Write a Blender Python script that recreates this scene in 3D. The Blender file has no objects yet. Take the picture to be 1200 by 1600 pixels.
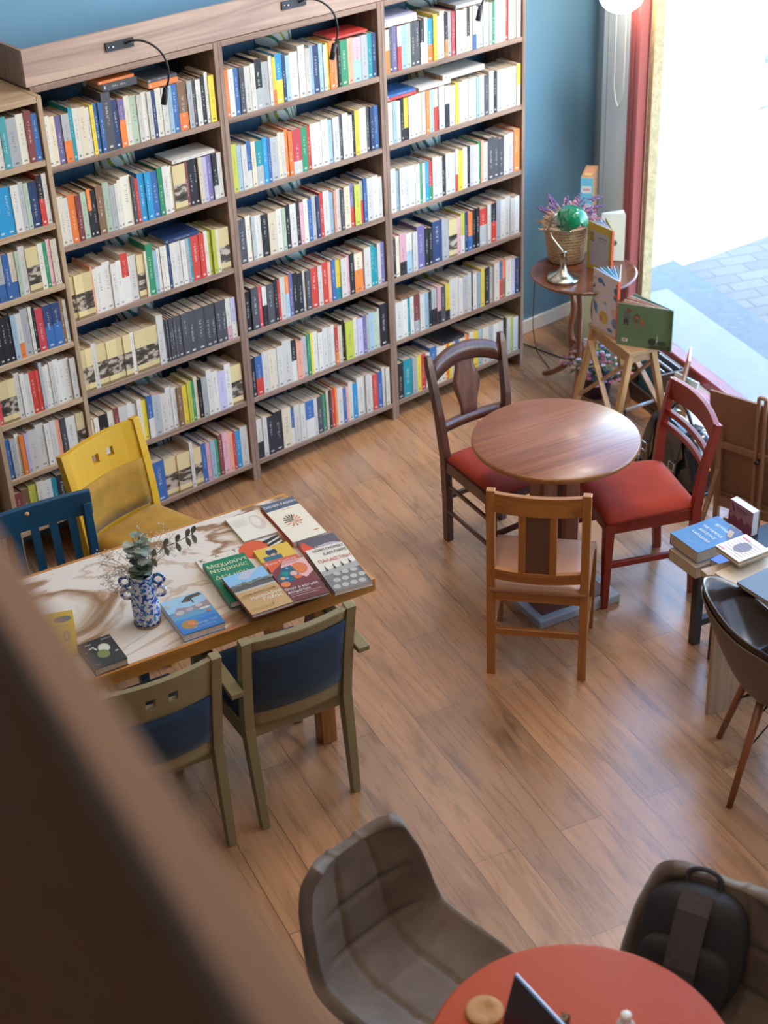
import bpy, bmesh, math, random
from mathutils import Vector, Matrix
SC = bpy.context.scene
COL = SC.collection
PI = math.pi
random.seed(7)

# ---------------------------------------------------------------- camera
CAMLOC = Vector((-3.62286, -5.498455, 3.816804))
CR = [[0.7657343, -0.642013, -0.0383446], [-0.3619502, -0.3808845, -0.8508343], [0.5316419, 0.6653919, -0.524033]]   # camera right, down, forward
cd = bpy.data.cameras.new('camera'); cam = bpy.data.objects.new('camera', cd); COL.objects.link(cam)
cam.matrix_world = Matrix(((CR[0][0], -CR[1][0], -CR[2][0], CAMLOC.x), (CR[0][1], -CR[1][1], -CR[2][1], CAMLOC.y),
                           (CR[0][2], -CR[1][2], -CR[2][2], CAMLOC.z), (0, 0, 0, 1)))
cd.sensor_fit = 'VERTICAL'; cd.sensor_height = 36; cd.sensor_width = 27; cd.lens = 2453.34*36/1600
cd.clip_start = 0.05; cd.clip_end = 200
cd.dof.use_dof = True; cd.dof.focus_distance = 5.9; cd.dof.aperture_fstop = 2.9
SC.camera = cam

# ---------------------------------------------------------------- light and exposure
SC.view_settings.view_transform = 'Standard'; SC.view_settings.look = 'None'
SC.view_settings.gamma = 1; SC.view_settings.use_curve_mapping = False
SC.view_settings.exposure = -0.18
W = bpy.data.worlds.new('sky'); SC.world = W; W.use_nodes = True
wt = W.node_tree; wt.nodes.clear()
sky = wt.nodes.new('ShaderNodeTexSky'); sky.sky_type = 'NISHITA'; sky.sun_disc = False
sky.sun_elevation = math.radians(52); sky.sun_rotation = math.radians(-70); sky.air_density = 1.6; sky.dust_density = 0.2; sky.ozone_density = 2.5
wb = wt.nodes.new('ShaderNodeBackground'); wb.inputs[1].default_value = 1.9
wo = wt.nodes.new('ShaderNodeOutputWorld')
tn = wt.nodes.new('ShaderNodeMix'); tn.data_type = 'RGBA'; tn.blend_type = 'MULTIPLY'; tn.inputs[0].default_value = 1; tn.inputs[7].default_value = (.84, .93, 1.02, 1)
wt.links.new(sky.outputs[0], tn.inputs[6]); wt.links.new(tn.outputs[2], wb.inputs[0]); wt.links.new(wb.outputs[0], wo.inputs[0])
sl = bpy.data.lights.new('sun', 'SUN'); sl.energy = 45.0; sl.angle = math.radians(.6); sl.color = (1, .95, .88)
so = bpy.data.objects.new('sun', sl); COL.objects.link(so)
so.rotation_euler = Vector((-0.74, 0.06, 1.16)).to_track_quat('Z', 'Y').to_euler()

def area(name, loc, target, sx, sy, power, col):
    l = bpy.data.lights.new(name, 'AREA'); l.shape = 'RECTANGLE'; l.size = sx; l.size_y = sy; l.energy = power; l.color = col
    o = bpy.data.objects.new(name, l); COL.objects.link(o); o.location = loc
    o.rotation_euler = (Vector(loc)-Vector(target)).to_track_quat('Z', 'Y').to_euler()
    return o
area('added_ceiling_light', (-1.2, -1.6, 4.5), (-1.2, -1.6, 0), 2.2, 1.4, 40, (1, .80, .60))  # ceiling lights are added for the room, their lamps out of view
area('added_ceiling_light', (-2.4, -4.4, 4.5), (-2.4, -4.4, 0), 2.0, 2.0, 46, (1, .78, .56))
area('added_ceiling_light', (1.45, -1.5, 4.4), (2.2, -.1, 1.0), 1.0, 1.0, 70, (1, .92, .82))  # added to brighten the right shelves and window corner
area('added_spot_light', (1.75, -1.35, 3.55), (2.35, .15, 1.9), .35, .35, 42, (1, .95, .88))  # added to lift the blue wall and white pier, no lamp seen
area('added_ceiling_light', (1.0, -4.0, 4.4), (0.6, -3.2, 0), 1.6, 1.6, 40, (1, .78, .54))

pl_ = bpy.data.lights.new('window_portal', 'AREA'); pl_.shape = 'RECTANGLE'; pl_.size = 3.7; pl_.size_y = 3.6; pl_.cycles.is_portal = True
po = bpy.data.objects.new('window_portal', pl_); COL.objects.link(po)   # sky portal in the window opening
po.location = (1.82, -1.96, 1.98); po.rotation_euler = Vector((.948, -.319, 0)).to_track_quat('Z', 'Y').to_euler()

# ---------------------------------------------------------------- materials
MATS = {}
def nt(name):
    m = bpy.data.materials.new(name); m.use_nodes = True
    t = m.node_tree; b = t.nodes['Principled BSDF']
    return m, t, b
def mat(name, col, rough=.5, metal=0, spec=.5, coat=0, noise=0, nscale=8, sheen=0, emit=0, bump=0, bscale=60, alpha=1):
    if name in MATS: return MATS[name]
    m, t, b = nt(name)
    b.inputs['Base Color'].default_value = (*col, 1); b.inputs['Roughness'].default_value = rough
    b.inputs['Metallic'].default_value = metal; b.inputs['Specular IOR Level'].default_value = spec
    if coat: b.inputs['Coat Weight'].default_value = coat; b.inputs['Coat Roughness'].default_value = .12
    if sheen: b.inputs['Sheen Weight'].default_value = sheen; b.inputs['Sheen Roughness'].default_value = .4
    if emit: b.inputs['Emission Color'].default_value = (*col, 1); b.inputs['Emission Strength'].default_value = emit
    if noise:
        tc = t.nodes.new('ShaderNodeTexCoord'); n = t.nodes.new('ShaderNodeTexNoise'); n.inputs['Scale'].default_value = nscale
        n.inputs['Detail'].default_value = 6
        r = t.nodes.new('ShaderNodeMapRange'); r.inputs['From Min'].default_value = .3; r.inputs['From Max'].default_value = .7
        r.inputs['To Min'].default_value = 1-noise; r.inputs['To Max'].default_value = 1+noise
        x = t.nodes.new('ShaderNodeMix'); x.data_type = 'RGBA'; x.blend_type = 'MULTIPLY'; x.inputs[0].default_value = 1
        x.inputs[6].default_value = (*col, 1)
        t.links.new(tc.outputs['Object'], n.inputs['Vector']); t.links.new(n.outputs['Fac'], r.inputs['Value'])
        t.links.new(r.outputs[0], x.inputs[7]); t.links.new(x.outputs[2], b.inputs['Base Color'])
    if bump:
        tc = t.nodes.new('ShaderNodeTexCoord'); n = t.nodes.new('ShaderNodeTexNoise'); n.inputs['Scale'].default_value = bscale
        u = t.nodes.new('ShaderNodeBump'); u.inputs['Strength'].default_value = bump; u.inputs['Distance'].default_value = .01
        t.links.new(tc.outputs['Object'], n.inputs['Vector']); t.links.new(n.outputs['Fac'], u.inputs['Height']); t.links.new(u.outputs[0], b.inputs['Normal'])
    MATS[name] = m
    return m
def ramp(t, stops, interp='LINEAR'):
    r = t.nodes.new('ShaderNodeValToRGB'); e = r.color_ramp.elements; r.color_ramp.interpolation = interp
    e[0].position, e[0].color = stops[0][0], (*stops[0][1], 1)
    e[1].position, e[1].color = stops[-1][0], (*stops[-1][1], 1)
    for p, c in stops[1:-1]:
        q = e.new(p); q.color = (*c, 1)
    return r
def wood(name, light, dark, axis=2, scale=6, stretch=14, rough=.42, coat=0, dist=1.2, spec=.5):
    """grain running along the object's own axis"""
    if name in MATS: return MATS[name]
    m, t, b = nt(name)
    tc = t.nodes.new('ShaderNodeTexCoord'); mp = t.nodes.new('ShaderNodeMapping')
    s = [scale*stretch/4]*3; s[axis] = scale/6; mp.inputs['Scale'].default_value = s
    n = t.nodes.new('ShaderNodeTexNoise'); n.inputs['Scale'].default_value = 1.6; n.inputs['Detail'].default_value = 8; n.inputs['Distortion'].default_value = dist
    mid = tuple((a+c)/2 for a, c in zip(light, dark))
    r = ramp(t, [(.28, dark), (.45, mid), (.62, light), (.8, tuple(min(1, c*1.08) for c in light))])
    n2 = t.nodes.new('ShaderNodeTexNoise'); n2.inputs['Scale'].default_value = .35
    t.links.new(tc.outputs['Object'], mp.inputs[0]); t.links.new(mp.outputs[0], n.inputs['Vector']); t.links.new(n.outputs['Fac'], r.inputs[0])
    t.links.new(r.outputs[0], b.inputs['Base Color']); b.inputs['Roughness'].default_value = rough; b.inputs['Specular IOR Level'].default_value = spec
    if coat: b.inputs['Coat Weight'].default_value = coat; b.inputs['Coat Roughness'].default_value = .15
    MATS[name] = m
    return m

# ---------------------------------------------------------------- mesh building
def Rz(a): return Matrix.Rotation(a, 4, 'Z')
class MB:
    def __init__(s): s.bm = bmesh.new(); s.mats = []; s.uv = None
    def mi(s, m):
        if m is None: return 0
        if m not in s.mats: s.mats.append(m)
        return s.mats.index(m)
    def _new(s, vs, fs, m=None, smooth=False):
        k = s.mi(m) if m else 0
        bv = [s.bm.verts.new(v) for v in vs]; out = []
        for f in fs:
            try: q = s.bm.faces.new([bv[i] for i in f])
            except ValueError: continue
            q.material_index = k; q.smooth = smooth; out.append(q)
        return bv, out
    def box(s, c, size, m=None, rot=None, bev=0, seg=1, taper=None):
        x, y, z = (d/2 for d in size); tx, ty = taper or (1, 1)
        vs = [Vector(p) for p in ((-x*tx, -y*ty, -z), (x*tx, -y*ty, -z), (x*tx, y*ty, -z), (-x*tx, y*ty, -z), (-x, -y, z), (x, -y, z), (x, y, z), (-x, y, z))]
        if rot: vs = [rot @ v for v in vs]
        vs = [v+Vector(c) for v in vs]
        bv, fs = s._new(vs, [(0, 3, 2, 1), (4, 5, 6, 7), (0, 1, 5, 4), (1, 2, 6, 5), (2, 3, 7, 6), (3, 0, 4, 7)], m)
        if bev:
            es = list({e for f in fs for e in f.edges})
            bmesh.ops.bevel(s.bm, geom=es, offset=bev, segments=seg, affect='EDGES', profile=.5)
        return s
    def bar(s, p0, p1, w, d, m=None, up=(0, 0, 1), bev=0, w2=None, d2=None):
        """beam from p0 to p1; w across, d along 'up'"""
        return s.sweep([p0, p1], w, d, m, up, ws=[(w, d), (w2 or w, d2 or d)], bev=bev)
    def sweep(s, pts, w, d, m=None, up=(0, 0, 1), ws=None, bev=0, smooth=False, closed=False):
        pts = [Vector(p) for p in pts]; n = len(pts); rings = []; up = Vector(up); k = s.mi(m) if m else 0
        for i, p in enumerate(pts):
            if closed: a, b = pts[(i-1) % n], pts[(i+1) % n]
            else: a, b = pts[max(i-1, 0)], pts[min(i+1, n-1)]
            t = (b-a).normalized(); sx = t.cross(up)
            if sx.length < 1e-4: sx = t.cross(Vector((1, 0, 0)))
            sx.normalize(); uy = sx.cross(t).normalized(); ww, dd = ws[i] if ws else (w, d)
            rings.append([s.bm.verts.new(p+sx*ww/2*u+uy*dd/2*v) for u, v in ((-1, -1), (1, -1), (1, 1), (-1, 1))])
        fs = []
        rng = range(n) if closed else range(n-1)
        for i in rng:
            j = (i+1) % n
            for q in range(4): fs.append(s.bm.faces.new([rings[i][q], rings[i][(q+1) % 4], rings[j][(q+1) % 4], rings[j][q]]))
        if not closed:
            fs.append(s.bm.faces.new(rings[0][::-1])); fs.append(s.bm.faces.new(rings[-1]))
        for f in fs: f.material_index = k; f.smooth = smooth
        bmesh.ops.recalc_face_normals(s.bm, faces=fs)
        if bev: 
            es = list({e for f in fs for e in f.edges if e.is_valid and (len(e.link_faces) < 2 or e.calc_face_angle(0) > .6)})
            bmesh.ops.bevel(s.bm, geom=es, offset=bev, segments=1, affect='EDGES', profile=.5)
        return s
    def tube(s, pts, r, m=None, seg=10, rs=None, closed=False, cap=True):
        pts = [Vector(p) for p in pts]; n = len(pts); rings = []; k = s.mi(m) if m else 0; prev = None
        for i, p in enumerate(pts):
            if closed: a, b = pts[(i-1) % n], pts[(i+1) % n]
            else: a, b = pts[max(i-1, 0)], pts[min(i+1, n-1)]
            t = (b-a).normalized()
            if prev is None: u = t.orthogonal().normalized()
            else:
                u = prev-t*prev.dot(t)
                u = u.normalized() if u.length > 1e-6 else t.orthogonal().normalized()
            prev = u; v = t.cross(u); rr = rs[i] if rs else r
            rings.append([s.bm.verts.new(p+(u*math.cos(2*PI*q/seg)+v*math.sin(2*PI*q/seg))*rr) for q in range(seg)])
        for i in (range(n) if closed else range(n-1)):
            j = (i+1) % n
            for q in range(seg):
                f = s.bm.faces.new([rings[i][q], rings[i][(q+1) % seg], rings[j][(q+1) % seg], rings[j][q]]); f.material_index = k; f.smooth = True
        if not closed and cap:
            for rg in (rings[0][::-1], rings[-1]):
                f = s.bm.faces.new(rg); f.material_index = k
        return s
    def lathe(s, prof, c=(0, 0, 0), m=None, seg=32, rot=None, caps=True, sx=1, sy=1):
        c = Vector(c); rings = []; k = s.mi(m) if m else 0
        for r, z in prof:
            rg = []
            for q in range(seg):
                v = Vector((r*math.cos(2*PI*q/seg)*sx, r*math.sin(2*PI*q/seg)*sy, z))
                if rot: v = rot @ v
                rg.append(s.bm.verts.new(v+c))
            rings.append(rg)
        for i in range(len(prof)-1):
            for q in range(seg):
                f = s.bm.faces.new([rings[i][q], rings[i][(q+1) % seg], rings[i+1][(q+1) % seg], rings[i+1][q]]); f.material_index = k; f.smooth = True
        if caps:
            for rg in (rings[0][::-1], rings[-1]):
                f = s.bm.faces.new(rg); f.material_index = k
        return s
    def prism(s, poly, z0, z1, m=None, M=None, smooth=False):
        n = len(poly); vs = [Vector((x, y, z0)) for x, y in poly]+[Vector((x, y, z1)) for x, y in poly]
        if M: vs = [M @ v for v in vs]
        fs = [tuple(range(n))[::-1], tuple(range(n, 2*n))]+[(i, (i+1) % n, n+(i+1) % n, n+i) for i in range(n)]
        bv, out = s._new(vs, fs, m)
        if smooth:
            for f in out[2:]: f.smooth = True
        bmesh.ops.recalc_face_normals(s.bm, faces=out)
        return s
    def ball(s, c, r, m=None, sc=(1, 1, 1), sub=2, rot=None):
        M = Matrix.Translation(c) @ (rot.to_4x4() if rot else Matrix()) @ Matrix.Diagonal((*sc, 1))
        g = bmesh.ops.create_icosphere(s.bm, subdivisions=sub, radius=r, matrix=M); k = s.mi(m) if m else 0
        for f in {f for v in g['verts'] for f in v.link_faces}: f.material_index = k; f.smooth = True
        return s
    def grid(s, P, m=None, smooth=True):
        k = s.mi(m) if m else 0
        V = [[s.bm.verts.new(p) for p in row] for row in P]
        for i in range(len(V)-1):
            for j in range(len(V[0])-1):
                f = s.bm.faces.new([V[i][j], V[i+1][j], V[i+1][j+1], V[i][j+1]]); f.material_index = k; f.smooth = smooth
        return s
    def build(s, name, m=None, parent=None, loc=None, rotz=0, sub=0, solid=0, label=None, soff=0, bevel=0):
        me = bpy.data.meshes.new(name); s.bm.normal_update(); s.bm.to_mesh(me); s.bm.free()
        for q in (s.mats or ([m] if m else [])): me.materials.append(q)
        o = bpy.data.objects.new(name, me); COL.objects.link(o)
        if parent: o.parent = parent
        if loc is not None: o.location = loc
        if rotz: o.rotation_euler = (0, 0, rotz)
        if solid: md = o.modifiers.new('s', 'SOLIDIFY'); md.thickness = solid; md.offset = soff
        if bevel: md = o.modifiers.new('b', 'BEVEL'); md.width = bevel; md.segments = 2; md.limit_method = 'ANGLE'
        if sub: md = o.modifiers.new('u', 'SUBSURF'); md.levels = sub; md.render_levels = sub
        if label: o['label'] = label
        return o
def tag(o, label=None, cat=None, group=None, kind=None):
    for k, v in (('label', label), ('category', cat), ('group', group), ('kind', kind)):
        if v: o[k] = v
    return o
def thing(name, label, cat, loc=(0, 0, 0), rotz=0, group=None):
    o = bpy.data.objects.new(name, None); COL.objects.link(o); o.location = loc; o.rotation_euler = (0, 0, rotz); o.empty_display_size = .1
    return tag(o, label, cat, group)
def struct(o): o['kind'] = 'structure'; return o
def B(name, c, size, m, parent=None, **k):
    rot = k.pop('rot', None); bev = k.pop('bev', 0); taper = k.pop('taper', None)
    return MB().box(c, size, m, rot=rot, bev=bev, taper=taper).build(name, None, parent, **k)
def arc(a, b, sag, n=8, axis=(0, 1, 0)):
    """points from a to b bowed by sag along axis"""
    a, b, ax = Vector(a), Vector(b), Vector(axis)
    return [a.lerp(b, i/n)+ax*sag*4*(i/n)*(1-i/n) for i in range(n+1)]
_TX = {}
def text(name, string, size, m, parent, M, thick=.0003, align='CENTER', sx=1, maxw=None):
    """flat lettering, returned as a mesh child of parent; M places it (x along the line, y up the letters)"""
    cu = bpy.data.curves.new('t', 'FONT'); cu.body = string; cu.size = size; cu.align_x = align; cu.align_y = 'CENTER'; cu.extrude = thick; cu.resolution_u = 3
    o = bpy.data.objects.new('t', cu); COL.objects.link(o)
    bpy.context.view_layer.update()
    me = bpy.data.meshes.new_from_object(o.evaluated_get(bpy.context.evaluated_depsgraph_get()))
    bpy.data.objects.remove(o); bpy.data.curves.remove(cu)
    xs = [v.co.x for v in me.vertices]; wd = max(xs)-min(xs); sx = min(sx, maxw/wd) if maxw else sx
    me.transform(M @ Matrix.Diagonal((sx, 1, 1, 1))); me.materials.clear(); me.materials.append(m)
    q = bpy.data.objects.new(name, me); COL.objects.link(q); q.parent = parent
    return q

# ---------------------------------------------------------------- surfaces of the room
WHITE = mat('white_paint', (.80, .80, .78), .5); SHADEP = mat('shaded_white_paint', (.42, .45, .47), .55)  # the grey is shade on the corner face, put into its colour
BLUEW = mat('blue_wall_paint', (.13, .27, .39), .55, noise=.05, nscale=3)
BLACKM = mat('black_metal', (.012, .012, .014), .35)
STEEL = mat('steel', (.6, .6, .62), .25, metal=1)
WAL = wood('walnut_board', (.34, .215, .15), (.17, .10, .068), axis=0, rough=.5)
WALV = wood('walnut_board_upright', (.33, .21, .145), (.17, .10, .068), axis=2, rough=.5)
OAK = wood('pale_oak_board', (.50, .34, .20), (.36, .23, .125), axis=0, rough=.5)
OAKV = wood('pale_oak_upright', (.48, .33, .195), (.34, .22, .12), axis=2, rough=.5)
FASC = wood('rustic_plank', (.52, .36, .27), (.27, .17, .14), axis=0, scale=2.2, rough=.5, dist=2.0)

def floor_mat():
    m, t, b = nt('laminate_floor')
    L = t.links.new; N = t.nodes.new
    tc = N('ShaderNodeTexCoord'); mp = N('ShaderNodeMapping'); mp.inputs['Rotation'].default_value = (0, 0, -math.radians(75.8)); mp.inputs['Location'].default_value = (.27, .018, 0)
    L(tc.outputs['Object'], mp.inputs[0])
    br = N('ShaderNodeTexBrick'); br.offset = .37; br.offset_frequency = 2
    br.inputs['Scale'].default_value = 1; br.inputs['Mortar Size'].default_value = .0013; br.inputs['Mortar Smooth'].default_value = .1
    br.inputs['Brick Width'].default_value = 1.25; br.inputs['Row Height'].default_value = .17; br.inputs['Bias'].default_value = 0
    br.inputs['Color1'].default_value = (0, 0, 0, 1); br.inputs['Color2'].default_value = (1, 1, 1, 1); br.inputs['Mortar'].default_value = (.5, .5, .5, 1)
    L(mp.outputs[0], br.inputs['Vector'])
    # grain, shifted from plank to plank
    sep = N('ShaderNodeSeparateXYZ'); L(mp.outputs[0], sep.inputs[0])
    fl = N('ShaderNodeMath'); fl.operation = 'DIVIDE'; fl.inputs[1].default_value = .17; L(sep.outputs[1], fl.inputs[0])
    f2 = N('ShaderNodeMath'); f2.operation = 'FLOOR'; L(fl.outputs[0], f2.inputs[0])
    f3 = N('ShaderNodeMath'); f3.operation = 'MULTIPLY'; f3.inputs[1].default_value = 7.31; L(f2.outputs[0], f3.inputs[0])
    ad = N('ShaderNodeMath'); ad.operation = 'ADD'; L(f3.outputs[0], ad.inputs[0]); L(sep.outputs[0], ad.inputs[1])
    cx = N('ShaderNodeCombineXYZ'); L(ad.outputs[0], cx.inputs[0]); L(sep.outputs[1], cx.inputs[1]); L(f2.outputs[0], cx.inputs[2])
    m2 = N('ShaderNodeMapping'); m2.inputs['Scale'].default_value = (1.1, 13, 1); L(cx.outputs[0], m2.inputs[0])
    g = N('ShaderNodeTexNoise'); g.inputs['Scale'].default_value = 1.7; g.inputs['Detail'].default_value = 9; g.inputs['Roughness'].default_value = .62; g.inputs['Distortion'].default_value = 1.4; L(m2.outputs[0], g.inputs['Vector'])
    m3 = N('ShaderNodeMapping'); m3.inputs['Scale'].default_value = (1.6, 6, 1); L(cx.outputs[0], m3.inputs[0])
    k = N('ShaderNodeTexNoise'); k.inputs['Scale'].default_value = 1.3; k.inputs['Detail'].default_value = 4; k.inputs['Distortion'].default_value = .8; L(m3.outputs[0], k.inputs['Vector'])
    r1 = ramp(t, [(.22, (.22, .10, .042)), (.42, (.36, .175, .075)), (.58, (.44, .22, .098)), (.8, (.50, .265, .125))]); L(g.outputs['Fac'], r1.inputs[0])
    r2 = ramp(t, [(.27, (.40, .36, .34)), (.36, (.78, .76, .75)), (.46, (1, 1, 1)), (.75, (1.1, 1.08, 1.05))]); L(k.outputs['Fac'], r2.inputs[0])
    x = N('ShaderNodeMix'); x.data_type = 'RGBA'; x.blend_type = 'MULTIPLY'; x.inputs[0].default_value = .85; L(r1.outputs[0], x.inputs[6]); L(r2.outputs[0], x.inputs[7])
    rp = N('ShaderNodeMapRange'); rp.inputs['To Min'].default_value = .84; rp.inputs['To Max'].default_value = 1.12; L(br.outputs['Color'], rp.inputs[0])
    y = N('ShaderNodeMix'); y.data_type = 'RGBA'; y.blend_type = 'MULTIPLY'; y.inputs[0].default_value = 1; L(x.outputs[2], y.inputs[6]); L(rp.outputs[0], y.inputs[7])
    z = N('ShaderNodeMix'); z.data_type = 'RGBA'; z.inputs[7].default_value = (.08, .035, .015, 1); L(br.outputs['Fac'], z.inputs[0]); L(y.outputs[2], z.inputs[6])
    L(z.outputs[2], b.inputs['Base Color'])
    rr = N('ShaderNodeMapRange'); rr.inputs['To Min'].default_value = .22; rr.inputs['To Max'].default_value = .34; L(g.outputs['Fac'], rr.inputs[0]); L(rr.outputs[0], b.inputs['Roughness'])
    b.inputs['Specular IOR Level'].default_value = .8; b.inputs['Coat Weight'].default_value = .35; b.inputs['Coat Roughness'].default_value = .2
    bp = N('ShaderNodeBump'); bp.inputs['Strength'].default_value = .05; bp.inputs['Distance'].default_value = .002; L(g.outputs['Fac'], bp.inputs['Height']); L(bp.outputs[0], b.inputs['Normal'])
    return m
FLOOR = floor_mat()

def glass_mat():
    m = bpy.data.materials.new('window_glass'); m.use_nodes = True; t = m.node_tree; t.nodes.clear()
    tr = t.nodes.new('ShaderNodeBsdfTransparent'); tr.inputs[0].default_value = (.96, .98, .98, 1)
    gl = t.nodes.new('ShaderNodeBsdfGlossy'); gl.inputs['Roughness'].default_value = .02
    lw_ = t.nodes.new('ShaderNodeLayerWeight'); lw_.inputs[0].default_value = .5; fr = t.nodes.new('ShaderNodeMath'); fr.operation = 'POWER'; fr.inputs[1].default_value = 5; t.links.new(lw_.outputs['Facing'], fr.inputs[0])
    mx = t.nodes.new('ShaderNodeMixShader'); o = t.nodes.new('ShaderNodeOutputMaterial')
    t.links.new(fr.outputs[0], mx.inputs[0]); t.links.new(tr.outputs[0], mx.inputs[1]); t.links.new(gl.outputs[0], mx.inputs[2]); t.links.new(mx.outputs[0], o.inputs[0])
    return m
GLASS = glass_mat()

# window wall: runs from the corner towards the camera side at 71.4 degrees to the shelf wall
WA = Vector((2.181, -.705, 0)); WD = Vector((.319, .948, 0)).normalized(); WN = Vector((.948, -.319, 0)).normalized()   # WN points outdoors
WM = Matrix(((WD.x, WN.x, 0, WA.x), (WD.y, WN.y, 0, WA.y), (0, 0, 1, 0), (0, 0, 0, 1)))    # local x along the wall (to the corner), y outwards
WROT = WM.to_3x3().to_4x4()
def wbox(s0, s1, n0, n1, z0, z1, m, mb=None, bev=0):
    mb = mb or MB()
    c = WM @ Vector(((s0+s1)/2, (n0+n1)/2, (z0+z1)/2)); mb.box(c, (abs(s1-s0), abs(n1-n0), z1-z0), m, rot=WROT, bev=bev); return mb
CEIL = 4.62
struct(MB().prism([(-5.4, .5), (2.52, .5), (2.53, .33), (2.05, -1.1), (-.05, -7.4), (-5.4, -7.4)], -.06, 0, FLOOR).build('floor'))
struct(MB().prism([(-5.5, .5), (2.7, .5), (-.05, -7.5), (-5.5, -7.5)], CEIL, CEIL+.1, WHITE).build('ceiling'))
struct(B('wall_back', (-1.42, .36, CEIL/2), (8.04, .16, CEIL), BLUEW))
struct(B('wall_left', (-5.45, -3.5, CEIL/2), (.1, 8.0, CEIL), BLUEW))
struct(B('wall_rear', (-2.7, -7.45, CEIL/2), (5.6, .1, CEIL), WHITE))
struct(B('baseboard_back', (2.17, .272, .04), (.74, .016, .08), WHITE, bev=.003))
# pier between the blue wall and the shop window
struct(MB().prism([(2.592, .281), (2.435, .06), (2.48, .0), (2.50, .06), (2.66, .45), (2.592, .45)], 0, CEIL, SHADEP).build('wall_corner'))
struct(wbox(.576, .86, .0, .10, 0, CEIL, WHITE).build('wall_pier'))
RED = mat('red_frame_paint', (.40, .10, .09), .3, coat=.4)
REDS = wood('red_sill_wood', (.34, .045, .035), (.22, .03, .03), axis=1, rough=.3, coat=.3)
STONE = mat('yellow_stone', (.60, .43, .22), .8, noise=.18, nscale=25, bump=.5)
WT = 3.75   # window top
fr = thing('window_1', 'tall red-framed shop window facing the white sunlit street', 'window'); del fr['category']; struct(fr)
mb = MB()
for a, b, n0 in ((.576, .55, -.010), (.55, .535, .010), (.535, .51, -.016), (.51, .495, .010), (.495, .46, -.02)):
    wbox(b, a, n0, .045, .1, WT, RED, mb, bev=.005)
mb.build('window_frame', None, fr)
wbox(-3.2, .46, -.03, .045, .145, .20, REDS, bev=.006).build('bottom_rail', None, fr)
wbox(-3.2, .576, -.03, .10, WT, WT+.1, RED, bev=.006).build('top_rail', None, fr)
for s in (-2.15,): wbox(s-.05, s+.05, -.03, .09, .2, WT, RED, bev=.006).build('mullion', None, fr)
wbox(-3.2, .46, .03, .038, .2, WT, GLASS).build('window_pane', None, fr)
struct(wbox(-7.4, .86, -.0, .12, WT+.1, 8.2, WHITE).build('wall_right'))
struct(wbox(-7.4, -3.2, -.0, .30, 0, CEIL, WHITE).build('wall_right_end'))
struct(wbox(.425, .466, .046, .10, -.1, WT+.1, STONE).build('trim_1'))
PLAT = mat('pale_window_board', (.62, .63, .66), .25)
struct(wbox(-3.2, -.32, -.26, -.031, 0.0, .145, PLAT).build('window_ledge'))
SILL = mat('outside_sill_marble', (.25, .20, .17), .35, noise=.06, nscale=12); STEP = mat('pale_step_stone', (.15, .14, .135), .6, noise=.12, nscale=18)
struct(wbox(-6.0, .86, .125, .47, -.1, .11, SILL).build('trim_2'))
struct(wbox(-6.0, 6, .47, .86, -.1, .0, STEP).build('trim_3'))
def paving():
    m, t, b = nt('street_paving'); N = t.nodes.new; L = t.links.new
    tc = N('ShaderNodeTexCoord'); mp = N('ShaderNodeMapping'); mp.inputs['Rotation'].default_value = (0, 0, math.radians(22)); L(tc.outputs['Object'], mp.inputs[0])
    br = N('ShaderNodeTexBrick'); br.inputs['Scale'].default_value = 1; br.inputs['Brick Width'].default_value = .24; br.inputs['Row Height'].default_value = .12; br.inputs['Mortar Size'].default_value = .006
    br.inputs['Color1'].default_value = (.215, .165, .132, 1); br.inputs['Color2'].default_value = (.265, .205, .17, 1); br.inputs['Mortar'].default_value = (.155, .125, .11, 1)
    L(mp.outputs[0], br.inputs['Vector']); L(br.outputs[0], b.inputs['Base Color']); b.inputs['Roughness'].default_value = .8
    return m
struct(wbox(-14, 12, .86, 16, -.16, -.06, paving()).build('street_pavement'))
struct(wbox(-14, 12, 16, 16.6, -.16, 5.2, mat('far_facade_plaster', (.50, .55, .64), .8)).build('wall_far_facade'))
# street things seen through the window
CONC = mat('pale_concrete', (.50, .53, .54), .8)
lp = thing('lamp_post', 'thick pale street lamp post on a round stepped base out in the sunlit street', 'street lamp', (6.98, 2.88, -.06))
MB().lathe([(.24, 0), (.24, .12), (.17, .16), (.165, .2), (.15, .24)], m=CONC, seg=12).build('base', None, lp)
MB().lathe([(.15, .24), (.15, .31), (.11, .34), (.105, 2.6), (.08, 5.5)], m=CONC, seg=12).build('pole', None, lp)
bo = thing('bollard', 'thin white bollard with a yellow cap standing in the bright street', 'bollard', (6.28, 2.02, -.06))
MB().lathe([(.035, 0), (.035, .60)], m=mat('pale_blue_metal', (.55, .6, .7), .5), seg=14).build('pole', None, bo)
MB().lathe([(.037, .60), (.037, .64), (.03, .66), (.0, .665)], m=mat('yellow_cap', (.85, .8, .3), .5), seg=14, caps=False).build('cap', None, bo, label='yellow cap')
# blind cord loop hanging by the pier
cpts = [WM @ Vector(p) for p in ([(.60, -.02, 3.4)]+[(.60, -.02, 3.4-.1*i) for i in range(1, 21)]+[(.62, -.02, 1.33), (.65, -.02, 1.30), (.68, -.02, 1.33)]+[(.70, -.02, 1.4+.2*i) for i in range(11)])]
tag(MB().tube(cpts, .004, mat('white_plastic', (.8, .8, .78), .4), seg=6).build('blind_cord'), 'long white beaded blind cord loop hanging on the white pier beside the red window frame', 'cord')
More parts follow.
